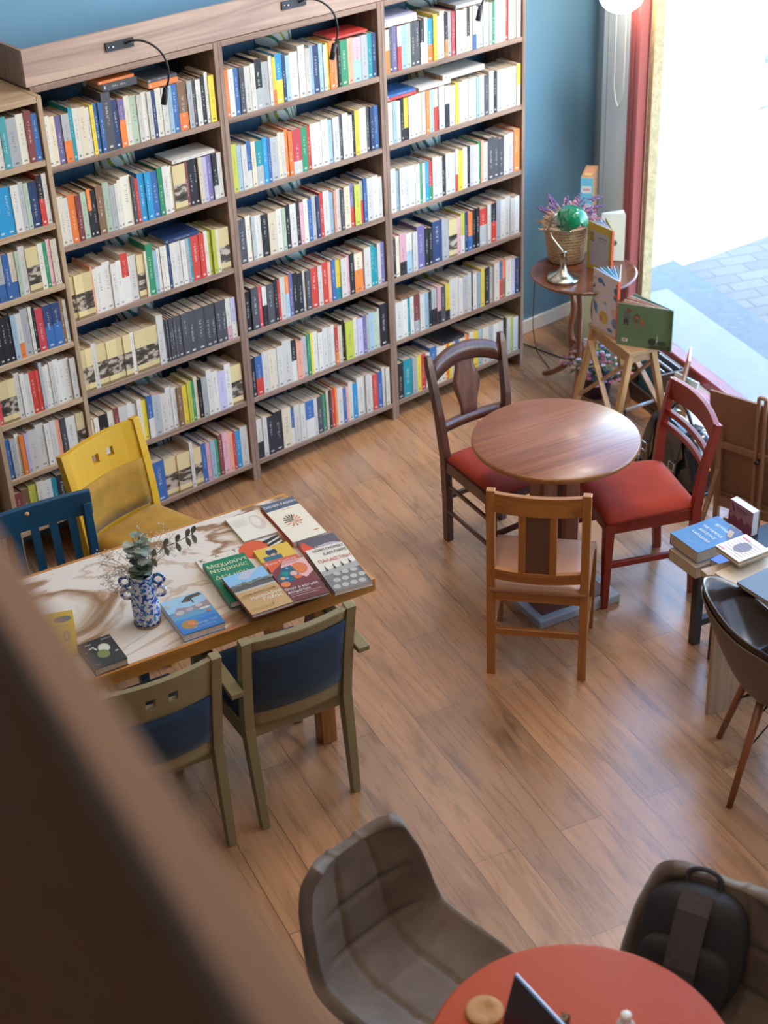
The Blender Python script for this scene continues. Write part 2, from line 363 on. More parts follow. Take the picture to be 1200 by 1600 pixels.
# mezzanine railing in the foreground, and the gallery it guards
RAILT = mat('grey_brown_rail', (.17, .115, .098), .7, spec=.2); RAILS = wood('dark_brown_panel', (.21, .072, .034), (.17, .055, .024), axis=0, rough=.7, spec=.1)
rd = Vector((.184, .983, 0)).normalized(); rn = Vector((-.983, .184, 0)).normalized()   # rn points to the camera's side
RA = Vector((-3.326, -4.931, 0))
RM = Matrix(((rd.x, rn.x, 0, RA.x), (rd.y, rn.y, 0, RA.y), (0, 0, 1, 0), (0, 0, 0, 1))); RR = RM.to_3x3().to_4x4()
rl = thing('gallery_railing', 'solid dark brown parapet with a lighter grey-brown cap rail, blurred in the near foreground', 'railing', (RA.x, RA.y, 2.30))
RI = Matrix.Translation((-RA.x, -RA.y, -2.30))
def rbox(l0, l1, n0, n1, z0, z1, m, bev=0): 
    c = RI @ RM @ Vector(((l0+l1)/2, (n0+n1)/2, (z0+z1)/2)); return MB().box(c, (l1-l0, n1-n0, z1-z0), m, rot=RR, bev=bev)
rbox(-1.4, 2.3, 0, .031, 3.245, 3.28, RAILT, .003).build('cap_rail', None, rl)
rbox(-1.4, 2.3, .006, .030, 2.30, 3.245, RAILS).build('panel', None, rl)
struct(MB().prism([(-3.64, -6.4), (-2.94, -2.68), (-5.4, -2.68), (-5.4, -7.3), (-3.64, -7.3)], 2.18, 2.298, WHITE).build('floor_gallery'))

# ---------------------------------------------------------------- bookcases
SHADEB = mat('wall_blue_in_shade', (.025, .075, .14), .6)  # blue wall behind the shelves, its shade put into the colour
def leaf_mat():
    m, t, b = nt('leaf_pattern'); N = t.nodes.new; L = t.links.new
    tc = N('ShaderNodeTexCoord'); mp = N('ShaderNodeMapping'); mp.inputs['Scale'].default_value = (1, .4, .55); mp.inputs['Rotation'].default_value = (0, .7, 0); L(tc.outputs['Object'], mp.inputs[0])
    w = N('ShaderNodeTexWave'); w.inputs['Scale'].default_value = 9; w.inputs['Distortion'].default_value = 14; w.inputs['Detail'].default_value = 1; w.inputs['Detail Scale'].default_value = .6; L(mp.outputs[0], w.inputs['Vector'])
    n = N('ShaderNodeTexNoise'); n.inputs['Scale'].default_value = 7; L(tc.outputs['Object'], n.inputs['Vector'])
    r = ramp(t, [(.0, (.04, .16, .12)), (.26, (0, 0, 0)), (1, (0, 0, 0))], 'CONSTANT'); r.color_ramp.elements[1].color = (1, 1, 1, 1); r.color_ramp.elements[2].color = (1, 1, 1, 1); r.color_ramp.elements[0].color = (0, 0, 0, 1)
    L(w.outputs['Fac'], r.inputs[0])
    g = ramp(t, [(0, (.03, .14, .12)), (.5, (.06, .22, .10)), (.56, (.42, .36, .06)), (1, (.35, .38, .12))], 'CONSTANT'); L(n.outputs['Fac'], g.inputs[0])
    x = N('ShaderNodeMix'); x.data_type = 'RGBA'; x.inputs[7].default_value = (.74, .74, .68, 1); L(r.outputs[0], x.inputs[0]); L(g.outputs[0], x.inputs[6]); L(x.outputs[2], b.inputs['Base Color']); b.inputs['Roughness'].default_value = .7
    return m
LEAF = leaf_mat()
PN, SH = .0214, .024      # panel and shelf thickness
def bookcase(x0, x1, yf, yb, H, shelves, mh, mv, label, group, strip=None, name='bookcase', top=True):
    """x0..x1 outer width, front at yf, back at yb, shelves: heights of their undersides"""
    cx = (x0+x1)/2; t = thing(name, label, 'bookcase', (cx, yf, 0), 0, group); w = x1-x0; d = yb-yf
    for sgn in (-1, 1): B('side_panel', (sgn*(w/2-PN/2), d/2, H/2), (PN, d, H), mv, t, bev=.0015)
    for z in shelves: B('shelf', (0, d/2-.002, z+SH/2), (w-2*PN, d-.006, SH), mh, t, bev=.0015)
    B('top_board', (0, d/2-.001, H-SH/2-.001), (w-2*PN, d-.004, SH), mh, t, bev=.0015)
    B('back_panel', (0, d-.005, H/2+.03), (w-2*PN, .008, H-.06), SHADEB, t)  # stands in for the shaded blue wall seen behind the books
    if strip:
        a, b_ = strip; m_ = MB(); n = 10; rows = []
        for z in (shelves[-1]+.02, H-.03):
            rows.append([Vector((a+(b_-a)*i/n, d-.012-.05*math.sin(PI*i/n), z)) for i in range(n+1)])
        m_.grid(rows, LEAF).build('leaf_patterned_column', None, t, label='white column covering with green leaf print')
    return t
HT = 2.096
Z3 = [.0732-.0+.33414*(5-i) for i in range(6)]       # undersides seen from below the front edge
Z3 = [z+0 for z in Z3]
XB = [(-.8735, .0), (.0, .88), (.88, 1.782)]
NM = ['left', 'middle', 'right']
for i, (a, b_) in enumerate(XB):
    w = b_-a
    bookcase(a, b_, 0, .28, HT, Z3, WAL, WALV, ['tall walnut bookcase beside the narrow oak one, under two of the clip lamps\' shared pelmet', 'tall walnut bookcase in the middle of the wall, between two like it', 'tall walnut bookcase at the right end, against the bare blue wall'][i].replace("under two of the clip lamps' shared pelmet", 'left end of the walnut row'), None, (-w/2+.375, -w/2+.575))
Z1 = [2.084-.27-.2585*i for i in range(7)]
bookcase(-1.30, -.875, -.085, .28, 2.086, Z1, OAK, OAKV, 'narrow lower oak bookcase standing forward left of the walnut ones', None)
bookcase(-2.19, -1.318, -.0, .28, 2.086, Z1, OAK, OAKV, 'oak bookcase at the far left edge, mostly out of view', None)
# pelmet above the walnut bookcases with reading lamps on it
pe = thing('pelmet', 'long rustic plank pelmet box along the top of the walnut bookcases', 'pelmet', (.45, .01, HT))
B('front_board', (0, .010, .072), (2.665, .02, .142), FASC, pe, bev=.001)
B('end_board', (-1.3235, .145, .072), (.018, .25, .142), WALV, pe, bev=.001)
B('end_board', (1.3235, .145, .072), (.018, .25, .142), WALV, pe, bev=.001)
B('price_strip', (-.215-.45+.10, .0085, -.009), (.085, .002, .014), WHITE, pe, label='small white label strip')
LAMPLAB = ['black gooseneck clip lamp on the pelmet above the left walnut bookcase', 'black gooseneck lamp on the pelmet above the middle walnut bookcase', 'black gooseneck lamp hanging over the right walnut bookcase, plate out of view']
for x, lab in zip((-.455, .41, 1.27), LAMPLAB):
    t = thing('gooseneck_lamp', lab, 'lamp', (x, .010, 2.176), 0)
    B('mounting_plate', (0, -.0035, 0), (.13, .006, .036), mat('grey_plate', (.05, .055, .065), .35, metal=.6), t, bev=.001)
    for sx in (-.053, .053): MB().ball((sx, -.007, 0), .004, STEEL, sub=1).build('screw', None, t)
    MB().box((-.035, -.009, 0), (.008, .008, .006), STEEL).build('switch', None, t)
    # arm rises forward, bows right and comes back down to the head
    pts = [(.025, -.008, .0), (.04, -.03, .012), (.07, -.06, .012), (.105, -.085, -.01), (.135, -.10, -.05), (.148, -.105, -.10), (.145, -.105, -.15), (.128, -.103, -.185)]
    cu = []
    for i in range(len(pts)-1):
        p0, p1, p2, p3 = (Vector(pts[max(0, min(len(pts)-1, i+k))]) for k in (-1, 0, 1, 2))
        for q in range(4):
            u = q/4; cu.append(.5*((2*p1)+(p2-p0)*u+(2*p0-5*p1+4*p2-p3)*u*u+(3*p1-p0-3*p2+p3)*u**3))
    cu.append(Vector(pts[-1]))
    MB().tube(cu, .0045, BLACKM, seg=8).build('flexible_arm', None, t)
    a, b_ = Vector((.131, -.103, -.178)), Vector((.112, -.10, -.245))
    MB().tube([a, a.lerp(b_, .04), a.lerp(b_, .96), b_], .011, BLACKM, seg=14, rs=[.008, .0115, .0125, .0115]).build('lamp_head', None, t)

# ---------------------------------------------------------------- shelf books
CC = dict(w=(.66, .61, .53), c=(.68, .57, .40), i=(.72, .66, .52), k=(.015, .016, .02), n=(.025, .05, .13), b=(.04, .13, .33), a=(.02, .27, .50), s=(.33, .46, .52),
          t=(.01, .26, .30), j=(.08, .36, .38), g=(.03, .26, .12), e=(.42, .50, .36), l=(.50, .52, .07), y=(.78, .58, .05), o=(.80, .20, .04), r=(.55, .05, .035),
          m=(.22, .05, .05), p=(.72, .38, .40), v=(.17, .14, .30), u=(.52, .47, .62), d=(.22, .12, .06), x=(.42, .42, .41), z=(.07, .07, .08), q=(.78, .34, .22), h=(.70, .55, .27), f=(.62, .06, .08))
CN = dict(w='white', c='cream', i='ivory', k='black', n='navy', b='blue', a='azure', s='pale blue', t='teal', j='turquoise', g='green', e='sage', l='lime', y='yellow', o='orange', r='red',
          m='maroon', p='pink', v='violet', u='lilac', d='brown', x='grey', z='charcoal', q='salmon', h='portrait-spined', f='crimson')
DARK = set('knbatgrmvdzfoj')
def spine_mat(code):
    """code: one colour, or two as top/bottom; h is the cream spine with a dark portrait photo"""
    key = 'spine_'+code.replace('/', '_')
    if key in MATS: return MATS[key]
    m, t, b = nt(key); N = t.nodes.new; L = t.links.new
    c1 = code[0]; c2 = code[2] if '/' in code else None
    uv = N('ShaderNodeUVMap'); sp = N('ShaderNodeSeparateXYZ'); L(uv.outputs[0], sp.inputs[0])
    fr_ = N('ShaderNodeMath'); fr_.operation = 'FRACT'; L(sp.outputs[1], fr_.inputs[0])
    idf = N('ShaderNodeMath'); idf.operation = 'FLOOR'; L(sp.outputs[1], idf.inputs[0])
    def mth(op, a, b_=None, c=None):
        q = N('ShaderNodeMath'); q.operation = op
        for i, v in enumerate((a, b_, c)):
            if v is None: continue
            if isinstance(v, (int, float)): q.inputs[i].default_value = v
            else: L(v, q.inputs[i])
        return q.outputs[0]
    rnd = N('ShaderNodeTexWhiteNoise'); rnd.noise_dimensions = '1D'; L(idf.outputs[0], rnd.inputs['W'])
    base = N('ShaderNodeMix'); base.data_type = 'RGBA'; base.inputs[6].default_value = (*CC[c1], 1); base.inputs[7].default_value = (*(CC[c2] if c2 else CC[c1]), 1)
    thr = mth('MULTIPLY_ADD', rnd.outputs['Value'], .3, .28)
    L(mth('LESS_THAN', fr_.outputs[0], thr), base.inputs[0]); col = base.outputs[2]
    # slight shade difference from book to book
    sh = N('ShaderNodeMapRange'); sh.inputs['To Min'].default_value = .86; sh.inputs['To Max'].default_value = 1.12; L(rnd.outputs['Value'], sh.inputs[0])
    ms = N('ShaderNodeMix'); ms.data_type = 'RGBA'; ms.blend_type = 'MULTIPLY'; ms.inputs[0].default_value = 1; L(col, ms.inputs[6]); L(sh.outputs[0], ms.inputs[7]); col = ms.outputs[2]
    def over(mask, color):
        nonlocal col
        q = N('ShaderNodeMix'); q.data_type = 'RGBA'; q.inputs[7].default_value = (*color, 1); L(mask, q.inputs[0]); L(col, q.inputs[6]); col = q.outputs[2]
    inx = mth('COMPARE', sp.outputs[0], .5, .13)
    vec = N('ShaderNodeCombineXYZ'); L(sp.outputs[0], vec.inputs[0]); L(mth('MULTIPLY', sp.outputs[1], 22), vec.inputs[1])
    nz = N('ShaderNodeTexNoise'); nz.inputs['Scale'].default_value = 1.7; nz.inputs['Detail'].default_value = 2; L(vec.outputs[0], nz.inputs['Vector'])
    ink = mth('GREATER_THAN', nz.outputs['Fac'], .52)
    lo = mth('MULTIPLY_ADD', rnd.outputs['Value'], .25, .22); 
    band = mth('MULTIPLY', mth('GREATER_THAN', fr_.outputs[0], lo), mth('LESS_THAN', fr_.outputs[0], mth('ADD', lo, .42)))
    txt = mth('MULTIPLY', mth('MULTIPLY', inx, ink), band)
    logo = mth('MULTIPLY', mth('COMPARE', fr_.outputs[0], .07, .02), mth('COMPARE', sp.outputs[0], .5, .2))
    if c1 == 'h':
        ph = N('ShaderNodeTexNoise'); ph.inputs['Scale'].default_value = 3; v2 = N('ShaderNodeCombineXYZ'); L(mth('MULTIPLY', sp.outputs[0], .35), v2.inputs[0]); L(mth('MULTIPLY', sp.outputs[1], 2.6), v2.inputs[1]); L(v2.outputs[0], ph.inputs['Vector'])
        rp = ramp(t, [(.3, (.02, .018, .015)), (.5, (.09, .07, .05)), (.56, (.45, .36, .27)), (.8, (.6, .5, .4))]); L(ph.outputs['Fac'], rp.inputs[0])
        q = N('ShaderNodeMix'); q.data_type = 'RGBA'; L(mth('MULTIPLY', mth('COMPARE', fr_.outputs[0], .38, .20), mth('COMPARE', sp.outputs[0], .5, .6)), q.inputs[0]); L(col, q.inputs[6]); L(rp.outputs[0], q.inputs[7]); col = q.outputs[2]
        over(mth('MULTIPLY', mth('LESS_THAN', fr_.outputs[0], .06), mth('COMPARE', sp.outputs[0], .5, .6)), (.25, .18, .08))
    else:
        ic = (.75, .72, .65) if c1 in DARK else (.10, .09, .09)
        over(mth('MULTIPLY', txt, .45), ic); over(mth('MULTIPLY', logo, .7), ic)
    L(col, b.inputs['Base Color']); b.inputs['Roughness'].default_value = .42
    MATS[key] = m
    return m
def page_mat():
    m, t, b = nt('book_pages'); N = t.nodes.new; L = t.links.new
    tc = N('ShaderNodeTexCoord'); mp = N('ShaderNodeMapping'); mp.inputs['Scale'].default_value = (260, 4, 4); L(tc.outputs['Object'], mp.inputs[0])
    n = N('ShaderNodeTexNoise'); n.inputs['Scale'].default_value = 2; L(mp.outputs[0], n.inputs['Vector'])
    r = ramp(t, [(.3, (.40, .29, .19)), (.7, (.60, .46, .32))]); L(n.outputs['Fac'], r.inputs[0]); L(r.outputs[0], b.inputs['Base Color']); b.inputs['Roughness'].default_value = .85
    return m
PAGE = page_mat()
BID = [0]
def book_into(mb, T, w, d, h, code):
    """upright book: spine at y=0 facing -y, x centred, foot at z=0, placed by T; uv on the spine carries the print"""
    BID[0] += 1; k = BID[0]; c = .0016; mc = mb.mi(spine_mat(code)); mp_ = mb.mi(PAGE)
    uvl = mb.bm.loops.layers.uv.verify()
    def bx(x0, x1, y0, y1, z0, z1, mi, spine=False):
        v = [mb.bm.verts.new(T @ Vector(p)) for p in ((x0, y0, z0), (x1, y0, z0), (x1, y1, z0), (x0, y1, z0), (x0, y0, z1), (x1, y0, z1), (x1, y1, z1), (x0, y1, z1))]
        for q, f in enumerate(((0, 3, 2, 1), (4, 5, 6, 7), (0, 1, 5, 4), (1, 2, 6, 5), (2, 3, 7, 6), (3, 0, 4, 7))):
            F = mb.bm.faces.new([v[i] for i in f]); F.material_index = mi
            for lp_, i in zip(F.loops, f):
                p = (i in (1, 2, 5, 6), i > 3)
                lp_[uvl].uv = (p[0]*1.0, k+.002+.995*p[1]) if (spine and q == 2) else (3.0, k+.5 if code[0] != 'x' else k+.9)
    r = min(.002, w*.12)
    bx(-w/2, w/2, 0, c, 0, h, mc, True)
    bx(-w/2, -w/2+c, c, d, 0, h, mc); bx(w/2-c, w/2, c, d, 0, h, mc)
    bx(-w/2+c, w/2-c, c, d-.002, .0015, h-.0025, mp_)
# rows, left to right: colour(/lower colour)(^ tall, _ short)width in mm ; then books lying on top: (from, to, colour, thickness mm)
ROWS = {
 ('left', 0): ("o6 w12 c12 v14 x/o16 t8 w12 c16 w10 y8 b10 b10 z^20 n14 v/o14 i12 e16 w12 w12 w10 n9 i14 w14 s10 b14 d/o22 x12 z8 w12 k12 w8 y14", [(.36, .56, 'z', 30), (.34, .55, 'o', 12), (.62, .80, 'o', 22), (.62, .80, 'z', 14)]),
 ('left', 1): ("w10 i12 w10 o16 m12 e14 o/k8 k12 d16 e14 x12 w8 i8 i22 z8 r8 a16 a14 b16 g12 w14 i10 h30 m8 k12 k12 c10 u10 v14 k/w12 w12", [(.70, .97, 'w', 14)]),
 ('left', 2): ("h20 h20 h20 q4 i8 w16 w18 w14 w12 r/w^18 w20 h18 c6 g^16 s10 w8 w8 i8 n8 w14 w14 w12 x8 t6 r20 r14 w10 l10 l10 c8 h26", [(.60, .82, 'n', 16)]),
 ('left', 3): ("h20 h18 w12 h26 h26 h18 h20 w10 h30 h32 w^18 z7 z7 z7 z7 z7 z14 z18 z20 z26 z18 z14 z16 z14 i/p14 u/i14", []),
 ('left', 4): ("c14 i10 k/i20 i14 m10 w20 w10 w10 w10 y12 b/w12 x18 w14 w12 w12 d12 y12 l10 g8 c8 k8 x12 w^12 w14 u18 w^14 h26", []),
 ('left', 5): ("w14 c14 x12 w12 c12 w14 i14 t6 r26 b26 h30 h30 w^8 h18 b12 p10 s12 g8 m10 p14 q10 r8 a12 w18", []),
 ('middle', 0): ("o8 w12 b12 z12 w14 w10 k/x16 x16 w8 y/o8 a/y16 n8 s10 w20 w^16 w12 s8 n14 s10 w8 y6 o14 c8 k6 g18 q14 p/s20 x16 t12 n10", [(.70, .95, 'r', 10)]),
 ('middle', 1): ("l12 s10 w12 b/w10 c10 t/x16 a10 b8 x18 c8 w8 o8 o10 f/w20 g14 r8 i16 w10 i16 s12 w16 z8 w14 w10 k6 y12 w8 i10 z10 n10 b12", []),
 ('middle', 2): ("z16 i12 x8 w14 k14 c18 w12 e8 k10 w14 k8 p8 i10 b10 x10 n8 r8 w14 s10 q6 w10 z8 c14 v/r10 l14 x/f8 b8 w14 w12 w10", []),
 ('middle', 3): ("k14 z16 f8 w/k10 z16 k8 r6 w12 o/s8 v8 k12 k12 w6 z12 r16 w10 r14 q8 b10 y/t12 w14 p6 k12 c/o20 m4 w16 t8 t8 w8 v10", []),
 ('middle', 4): ("k10 b/r16 w14 c12 i8 w14 w^20 k/w12 q14 x12 g8 y6 w12 w12 w12 w10 w8 r/o8 c10 k8 l20 w10 u14 v8 x8 s12 e10 w6 k^18", []),
 ('middle', 5): ("w/k14 w10 k16 k18 c20 b/w8 w14 w12 b/w20 w8 z14 g8 c6 k6 r8 o6 w14 b8 q6 w10 a12 w20 w12 w6 r12 b12 w8 i10", []),
 ('right', 0): ("c/o10 z8 v12 i/r10 s14 e10 z12 z12 k/w10 i8 a/o16 y10 e8 w12 k/o8 x10 f8 k4 i8 w12 c8 k/c8 w8 w/b10 u8 x12 w14 x8 g8 i12 c6 w12 r8 w14 w10 i10", [(.0, .24, 'w', 18), (.0, .24, 'u', 14), (.52, .74, 'x', 16)]),
 ('right', 1): ("w10 s8 w8 k6 y/k10 w10 i10 c8 w8 o8 s8 w/r12 w12 w/k10 w12 y8 w8 i12 w10 w8 s8 w10 z10 w10 k8 w14 i18 w12 y/w8", [(.0, .22, 'r', 12), (.0, .22, 'b', 12), (.24, .48, 'w', 16), (.42, .74, 'w', 24)]),
 ('right', 2): ("w12 s8 w10 w12 i12 w10 g6 w6 a8 r/g8 w14 w8 k8 w12 w10 w/r6 y12 w10 k6 u8 w12 g6 q6 w10 z14 z12 z12 w10 u14 o14", []),
 ('right', 3): ("k6 c8 p/k14 w/s12 w10 v^16 k8 k8 n^20 x14 h18 p8 l/w8 n8 o/b10 k8 k8 r/x16 w8 k/r12 x10 w10 w12 w10 w10", []),
 ('right', 4): ("w16 w10 t6 w8 m/x12 w10 s10 k6 x/k12 p/k8 z10 y/k10 w16 w4 w10 x10 w8 k4 w10 s8 y8 k12 x10 w12 b/r8 o/d8 w14 u8 n8", [(.05, .20, 'd', 10)]),
 ('right', 5): ("k12 t18 x10 y8 r10 w8 b^14 w10 c10 o6 y6 w8 b8 c14 o8 w10 y10 s8 w14 x10 w12 w10 k/o8 w8 l6 w12", [(.36, .55, 'k', 14)]),
 ('oak', 0): ("c12 w14 w12 w12 w12 w14 w12 j12 x18 i14 m12 b10", []),
 ('oak', 1): ("w12 c10 a16 a16 a16 a16 w14 x8 e8 n16 k/r10 w8", []),
 ('oak', 2): ("w/b14 c/b14 c/b14 x/b14 b12 c/b12 e8 w12 h24 i10 g8 p8 c6 w6", []),
 ('oak', 3): ("k12 k12 k14 k12 k12 s12 w/o12 x18 i8 k8 f18 n/b20 n/b20 d8 w8", []),
 ('oak', 4): ("f8 h20 h18 w12 w10 w12 r14 r10 x^8 w8 w8 w10 w12 w12 w14 w14", []),
 ('oak', 5): ("b10 x12 i8 o10 u8 w18 w18 w12 w12 q10 z12 w22 h18", []),
 ('oak', 6): ("m12 d14 l14 i12 w16 t10 k16 k16 k12 w10 c12", []),
 ('far', 0): ("w14 c12 b12 w12 x14 i14 r12 w14 k12 w14 c14", []), ('far', 1): ("w14 i14 w12 t12 w14 w12 c14 x12 w14 w12", []), ('far', 2): ("k12 w14 w12 i14 o12 w14 x14 w12 w14 c12", []), ('far', 3): ("w14 b14 c12 w12 w14 m12 w14 i14 w12 x14", []),
 ('far', 4): ("w14 c12 w12 r12 w14 x14 i14 w12 k12 w14 w14", []), ('far', 5): ("w14 b12 w12 i14 x14 w14 c12 w12 k12 w14", []), ('far', 6): ("w14 c12 w12 k12 w14 x14 i14 w12 w14", []),
}
CASES = {'left': (-.8735+PN, -PN, 0, Z3), 'middle': (PN, .88-PN, 0, Z3), 'right': (.88+PN, 1.782-PN, 0, Z3), 'oak': (-1.30+PN, -.875-PN, -.085, Z1), 'far': (-2.19+PN, -1.318-PN, 0, Z1)}
CNAME = {'left': 'left walnut bookcase', 'middle': 'middle walnut bookcase', 'right': 'right walnut bookcase', 'oak': 'narrow oak bookcase', 'far': 'far-left oak bookcase'}
ORD = 'first second third fourth fifth sixth seventh eighth ninth tenth eleventh twelfth thirteenth fourteenth fifteenth sixteenth seventeenth eighteenth nineteenth twentieth twenty-first twenty-second twenty-third twenty-fourth twenty-fifth twenty-sixth twenty-seventh twenty-eighth twenty-ninth thirtieth thirty-first thirty-second thirty-third thirty-fourth thirty-fifth thirty-sixth thirty-seventh thirty-eighth'.split()
ROWN = ['top', 'second', 'third', 'fourth', 'fifth', 'sixth', 'seventh']
def parse(tok):
    c = tok[0]; r_ = tok[1:]; lower = None
    if r_[0] == '/': lower = r_[1]; r_ = r_[2:]
    tall = 0
    if r_[0] == '^': tall = 1; r_ = r_[1:]
    elif r_[0] == '_': tall = -1; r_ = r_[1:]
    return c+('/'+lower if lower else ''), tall, float(r_)/1000
BOOKS = []
rnd_ = random.Random(11)
CAMI = cam.matrix_world.inverted()
for (cs, ri), (txt, lying) in ROWS.items():
    xa, xb, yf, zs = CASES[cs]; z0 = zs[ri]+SH+.0006; n = 0; toks = [parse(q) for q in txt.split()]
    tot = sum(q[2] for q in toks); width = xb-xa-.006; sc = (width-.004)/tot; x = xa+.003; hs = []
    small = cs in ('oak', 'far'); hb = .205 if not small else .196
    for k, (code, tall, w) in enumerate(toks):
        w = w*sc; h = hb+rnd_.uniform(-.012, .010)+tall*(.022 if not small else .014)
        f = (x-xa)/width
        if any(a-.02 <= f <= b_+.01 for a, b_, _, _ in lying) and not tall: h = min(h, hb-.003+rnd_.uniform(-.003, .002))
        if code[0] == 'h': h = hb-.008
        if code == 'z' and cs == 'left' and ri == 3: h = hb-.004
        d = .143+rnd_.uniform(-.01, .006); y = yf+.006+abs(rnd_.gauss(0, .0035))
        BOOKS.append(dict(cs=cs, ri=ri, k=k, n=len(toks), x=x+w/2, y=y, z=z0, w=w-.0006, d=d, h=h, code=code, lie=None))
        hs.append((x, x+w, y, h)); x += w
    stack = {}
    for (a, b_, c, th) in lying:
        xa_, xb_ = xa+a*width+.004, xa+b_*width-.002; xb_ = min(xb_, xb-.004)
        top = max(h for p, q, _, h in hs if q > xa_ and p < xb_)
        base = max([s[2] for s in stack.values() if s[0] < xb_ and s[1] > xa_]+[z0+top])
        BOOKS.append(dict(cs=cs, ri=ri, k=-1, n=0, x=(xa_+xb_)/2, y=yf+.014+.004*len(stack), z=base+.0005, w=th/1000, d=.135, h=xb_-xa_, code=c, lie=(xa_, xb_)))
        stack[len(stack)] = (xa_, xb_, base+.0005+th/1000)
for bk in BOOKS:
    p = CAMI @ Vector((bk['x'], bk['y'], bk['z']+.1)); u = 600+2453.34*p.x/-p.z; v = 800-2453.34*p.y/-p.z
    bk['px'] = bk['w']*bk['h']*(2453.34/-p.z)**2 if (-5 < u < 1205 and -20 < v < 1600) else 0
    if bk['cs'] == 'left' and bk['ri'] >= 4 and bk['k'] in range(1, 6) and bk['ri'] == 5: bk['px'] *= .2
order = sorted((b_ for b_ in BOOKS if b_['px'] > 0), key=lambda q: -q['px'])
chosen = {id(q) for q in order[:300]}
labels = {}
def size(w): return 'slim ' if w < .0095 else ('thick ' if w > .0175 else '')
def cname(code): return CN[code[0]]+('-and-'+CN[code[2]] if '/' in code else '')
byrow = {}
for q in BOOKS:
    if q['k'] >= 0: byrow.setdefault((q['cs'], q['ri']), {})[q['k']] = q
for q in BOOKS:
    if id(q) not in chosen: continue
    c, r = q['cs'], ROWN[q['ri']]
    if q['k'] < 0: q['lab'] = '%s book lying flat on the upright books, %s shelf of the %s' % (cname(q['code']), r, CNAME[c])
    else:
        rw = byrow[(c, q['ri'])]; L_, R_ = rw.get(q['k']-1), rw.get(q['k']+1)
        if L_ and R_: q['lab'] = '%s%s book between %s and %s ones, %s shelf, %s' % (size(q['w']), cname(q['code']), cname(L_['code']), cname(R_['code']), r, CNAME[c])
        else: q['lab'] = '%s%s book at the %s end of the %s shelf, %s' % (size(q['w']), cname(q['code']), 'left' if not L_ else 'right', r, CNAME[c])
cnt = {}
for q in BOOKS:
    if 'lab' in q: cnt[q['lab']] = cnt.get(q['lab'], 0)+1
seen = {}
for q in BOOKS:
    if 'lab' in q and cnt[q['lab']] > 1:
        c, r = q['cs'], ROWN[q['ri']]
        if q['k'] >= 0:
            n = q['n']; k = q['k']; sd, o_ = ('left', k) if k < n/2 else ('right', n-1-k)
            q['lab'] = '%s book, %s from the %s on the %s shelf of the %s' % (size(q['w'])+cname(q['code']), ORD[o_], sd, r, CNAME[c])
        else:
            s_ = seen.get(q['lab'], 0); seen[q['lab']] = s_+1; q['lab'] = ['lower ', 'upper '][s_ % 2]+q['lab']
rest = MB()
for q in BOOKS:
    if q['lie']:   # spine along x, lying on its side
        T0 = Matrix.Rotation(PI/2, 4, 'Y')
        off = Matrix.Translation((-q['h']/2, 0, q['w']/2))
        M_ = off @ T0; loc = Vector((q['x'], q['y'], q['z']))
    else: M_ = Matrix(); loc = Vector((q['x'], q['y'], q['z']))
    if id(q) in chosen:
        mb = MB(); book_into(mb, M_, q['w'], q['d'], q['h'], q['code']); o = mb.build('book', None, None, loc)
        tag(o, q['lab'], 'book', 'books on the %s' % CNAME[q['cs']])
    else: book_into(rest, Matrix.Translation(loc) @ M_, q['w'], q['d'], q['h'], q['code'])
tag(rest.build('shelved_books'), 'remaining smaller-looking books packed on the farther shelves of the walnut bookcases', 'books', None, 'stuff')

# ---------------------------------------------------------------- chairs
def T3(rz): return Matrix.Rotation(rz, 4, 'Z')
AMB = wood('amber_wood', (.44, .17, .035), (.25, .085, .018), axis=2, rough=.38, coat=.25)
AMBX = wood('amber_wood_across', (.44, .17, .035), (.25, .085, .018), axis=0, rough=.38, coat=.25)
# amber chair, seen from behind, tucked to the round table
a = thing('dining_chair', 'amber wooden chair with slatted splat back and tan seat, back towards the viewer', 'chair', (.03, -1.897, 0), math.radians(-50.4))
for s in (-1, 1):
    B('rear_leg', (s*.178, -.172, .42), (.033, .030, .845), AMB, a, bev=.002)
    MB().bar((s*.185, .175, .40), (s*.185, .18, 0), .036, .034, AMB, (0, 1, 0), bev=.002, w2=.026, d2=.026).build('front_leg', None, a)
    B('side_rail', (s*.182, 0, .375), (.020, .32, .045), AMBX, a, bev=.002)
    B('side_stretcher', (s*.182, 0, .155), (.018, .32, .026), AMBX, a, bev=.002)
B('rear_rail', (0, -.172, .375), (.325, .020, .046), AMBX, a, bev=.002)
B('front_rail', (0, .175, .375), (.335, .020, .046), AMBX, a, bev=.002)
B('rear_stretcher', (0, -.172, .205), (.325, .018, .030), AMBX, a, bev=.002)
MB().sweep(arc((-.163, -.172, .79), (.163, -.172, .79), -.022, 10), .022, .082, AMBX).build('top_rail', None, a, bevel=.002)
MB().sweep(arc((-.163, -.172, .475), (.163, -.172, .475), -.022, 10), .022, .046, AMBX).build('lower_rail', None, a, bevel=.002)
for s in (-1, 1): B('back_slat', (s*.058, -.192, .625), (.028, .018, .27), AMB, a, bev=.001)
B('back_panel', (0, -.192, .625), (.088, .010, .27), mat('brown_vinyl', (.13, .055, .032), .45), a, label='dark brown panel between two amber slats')
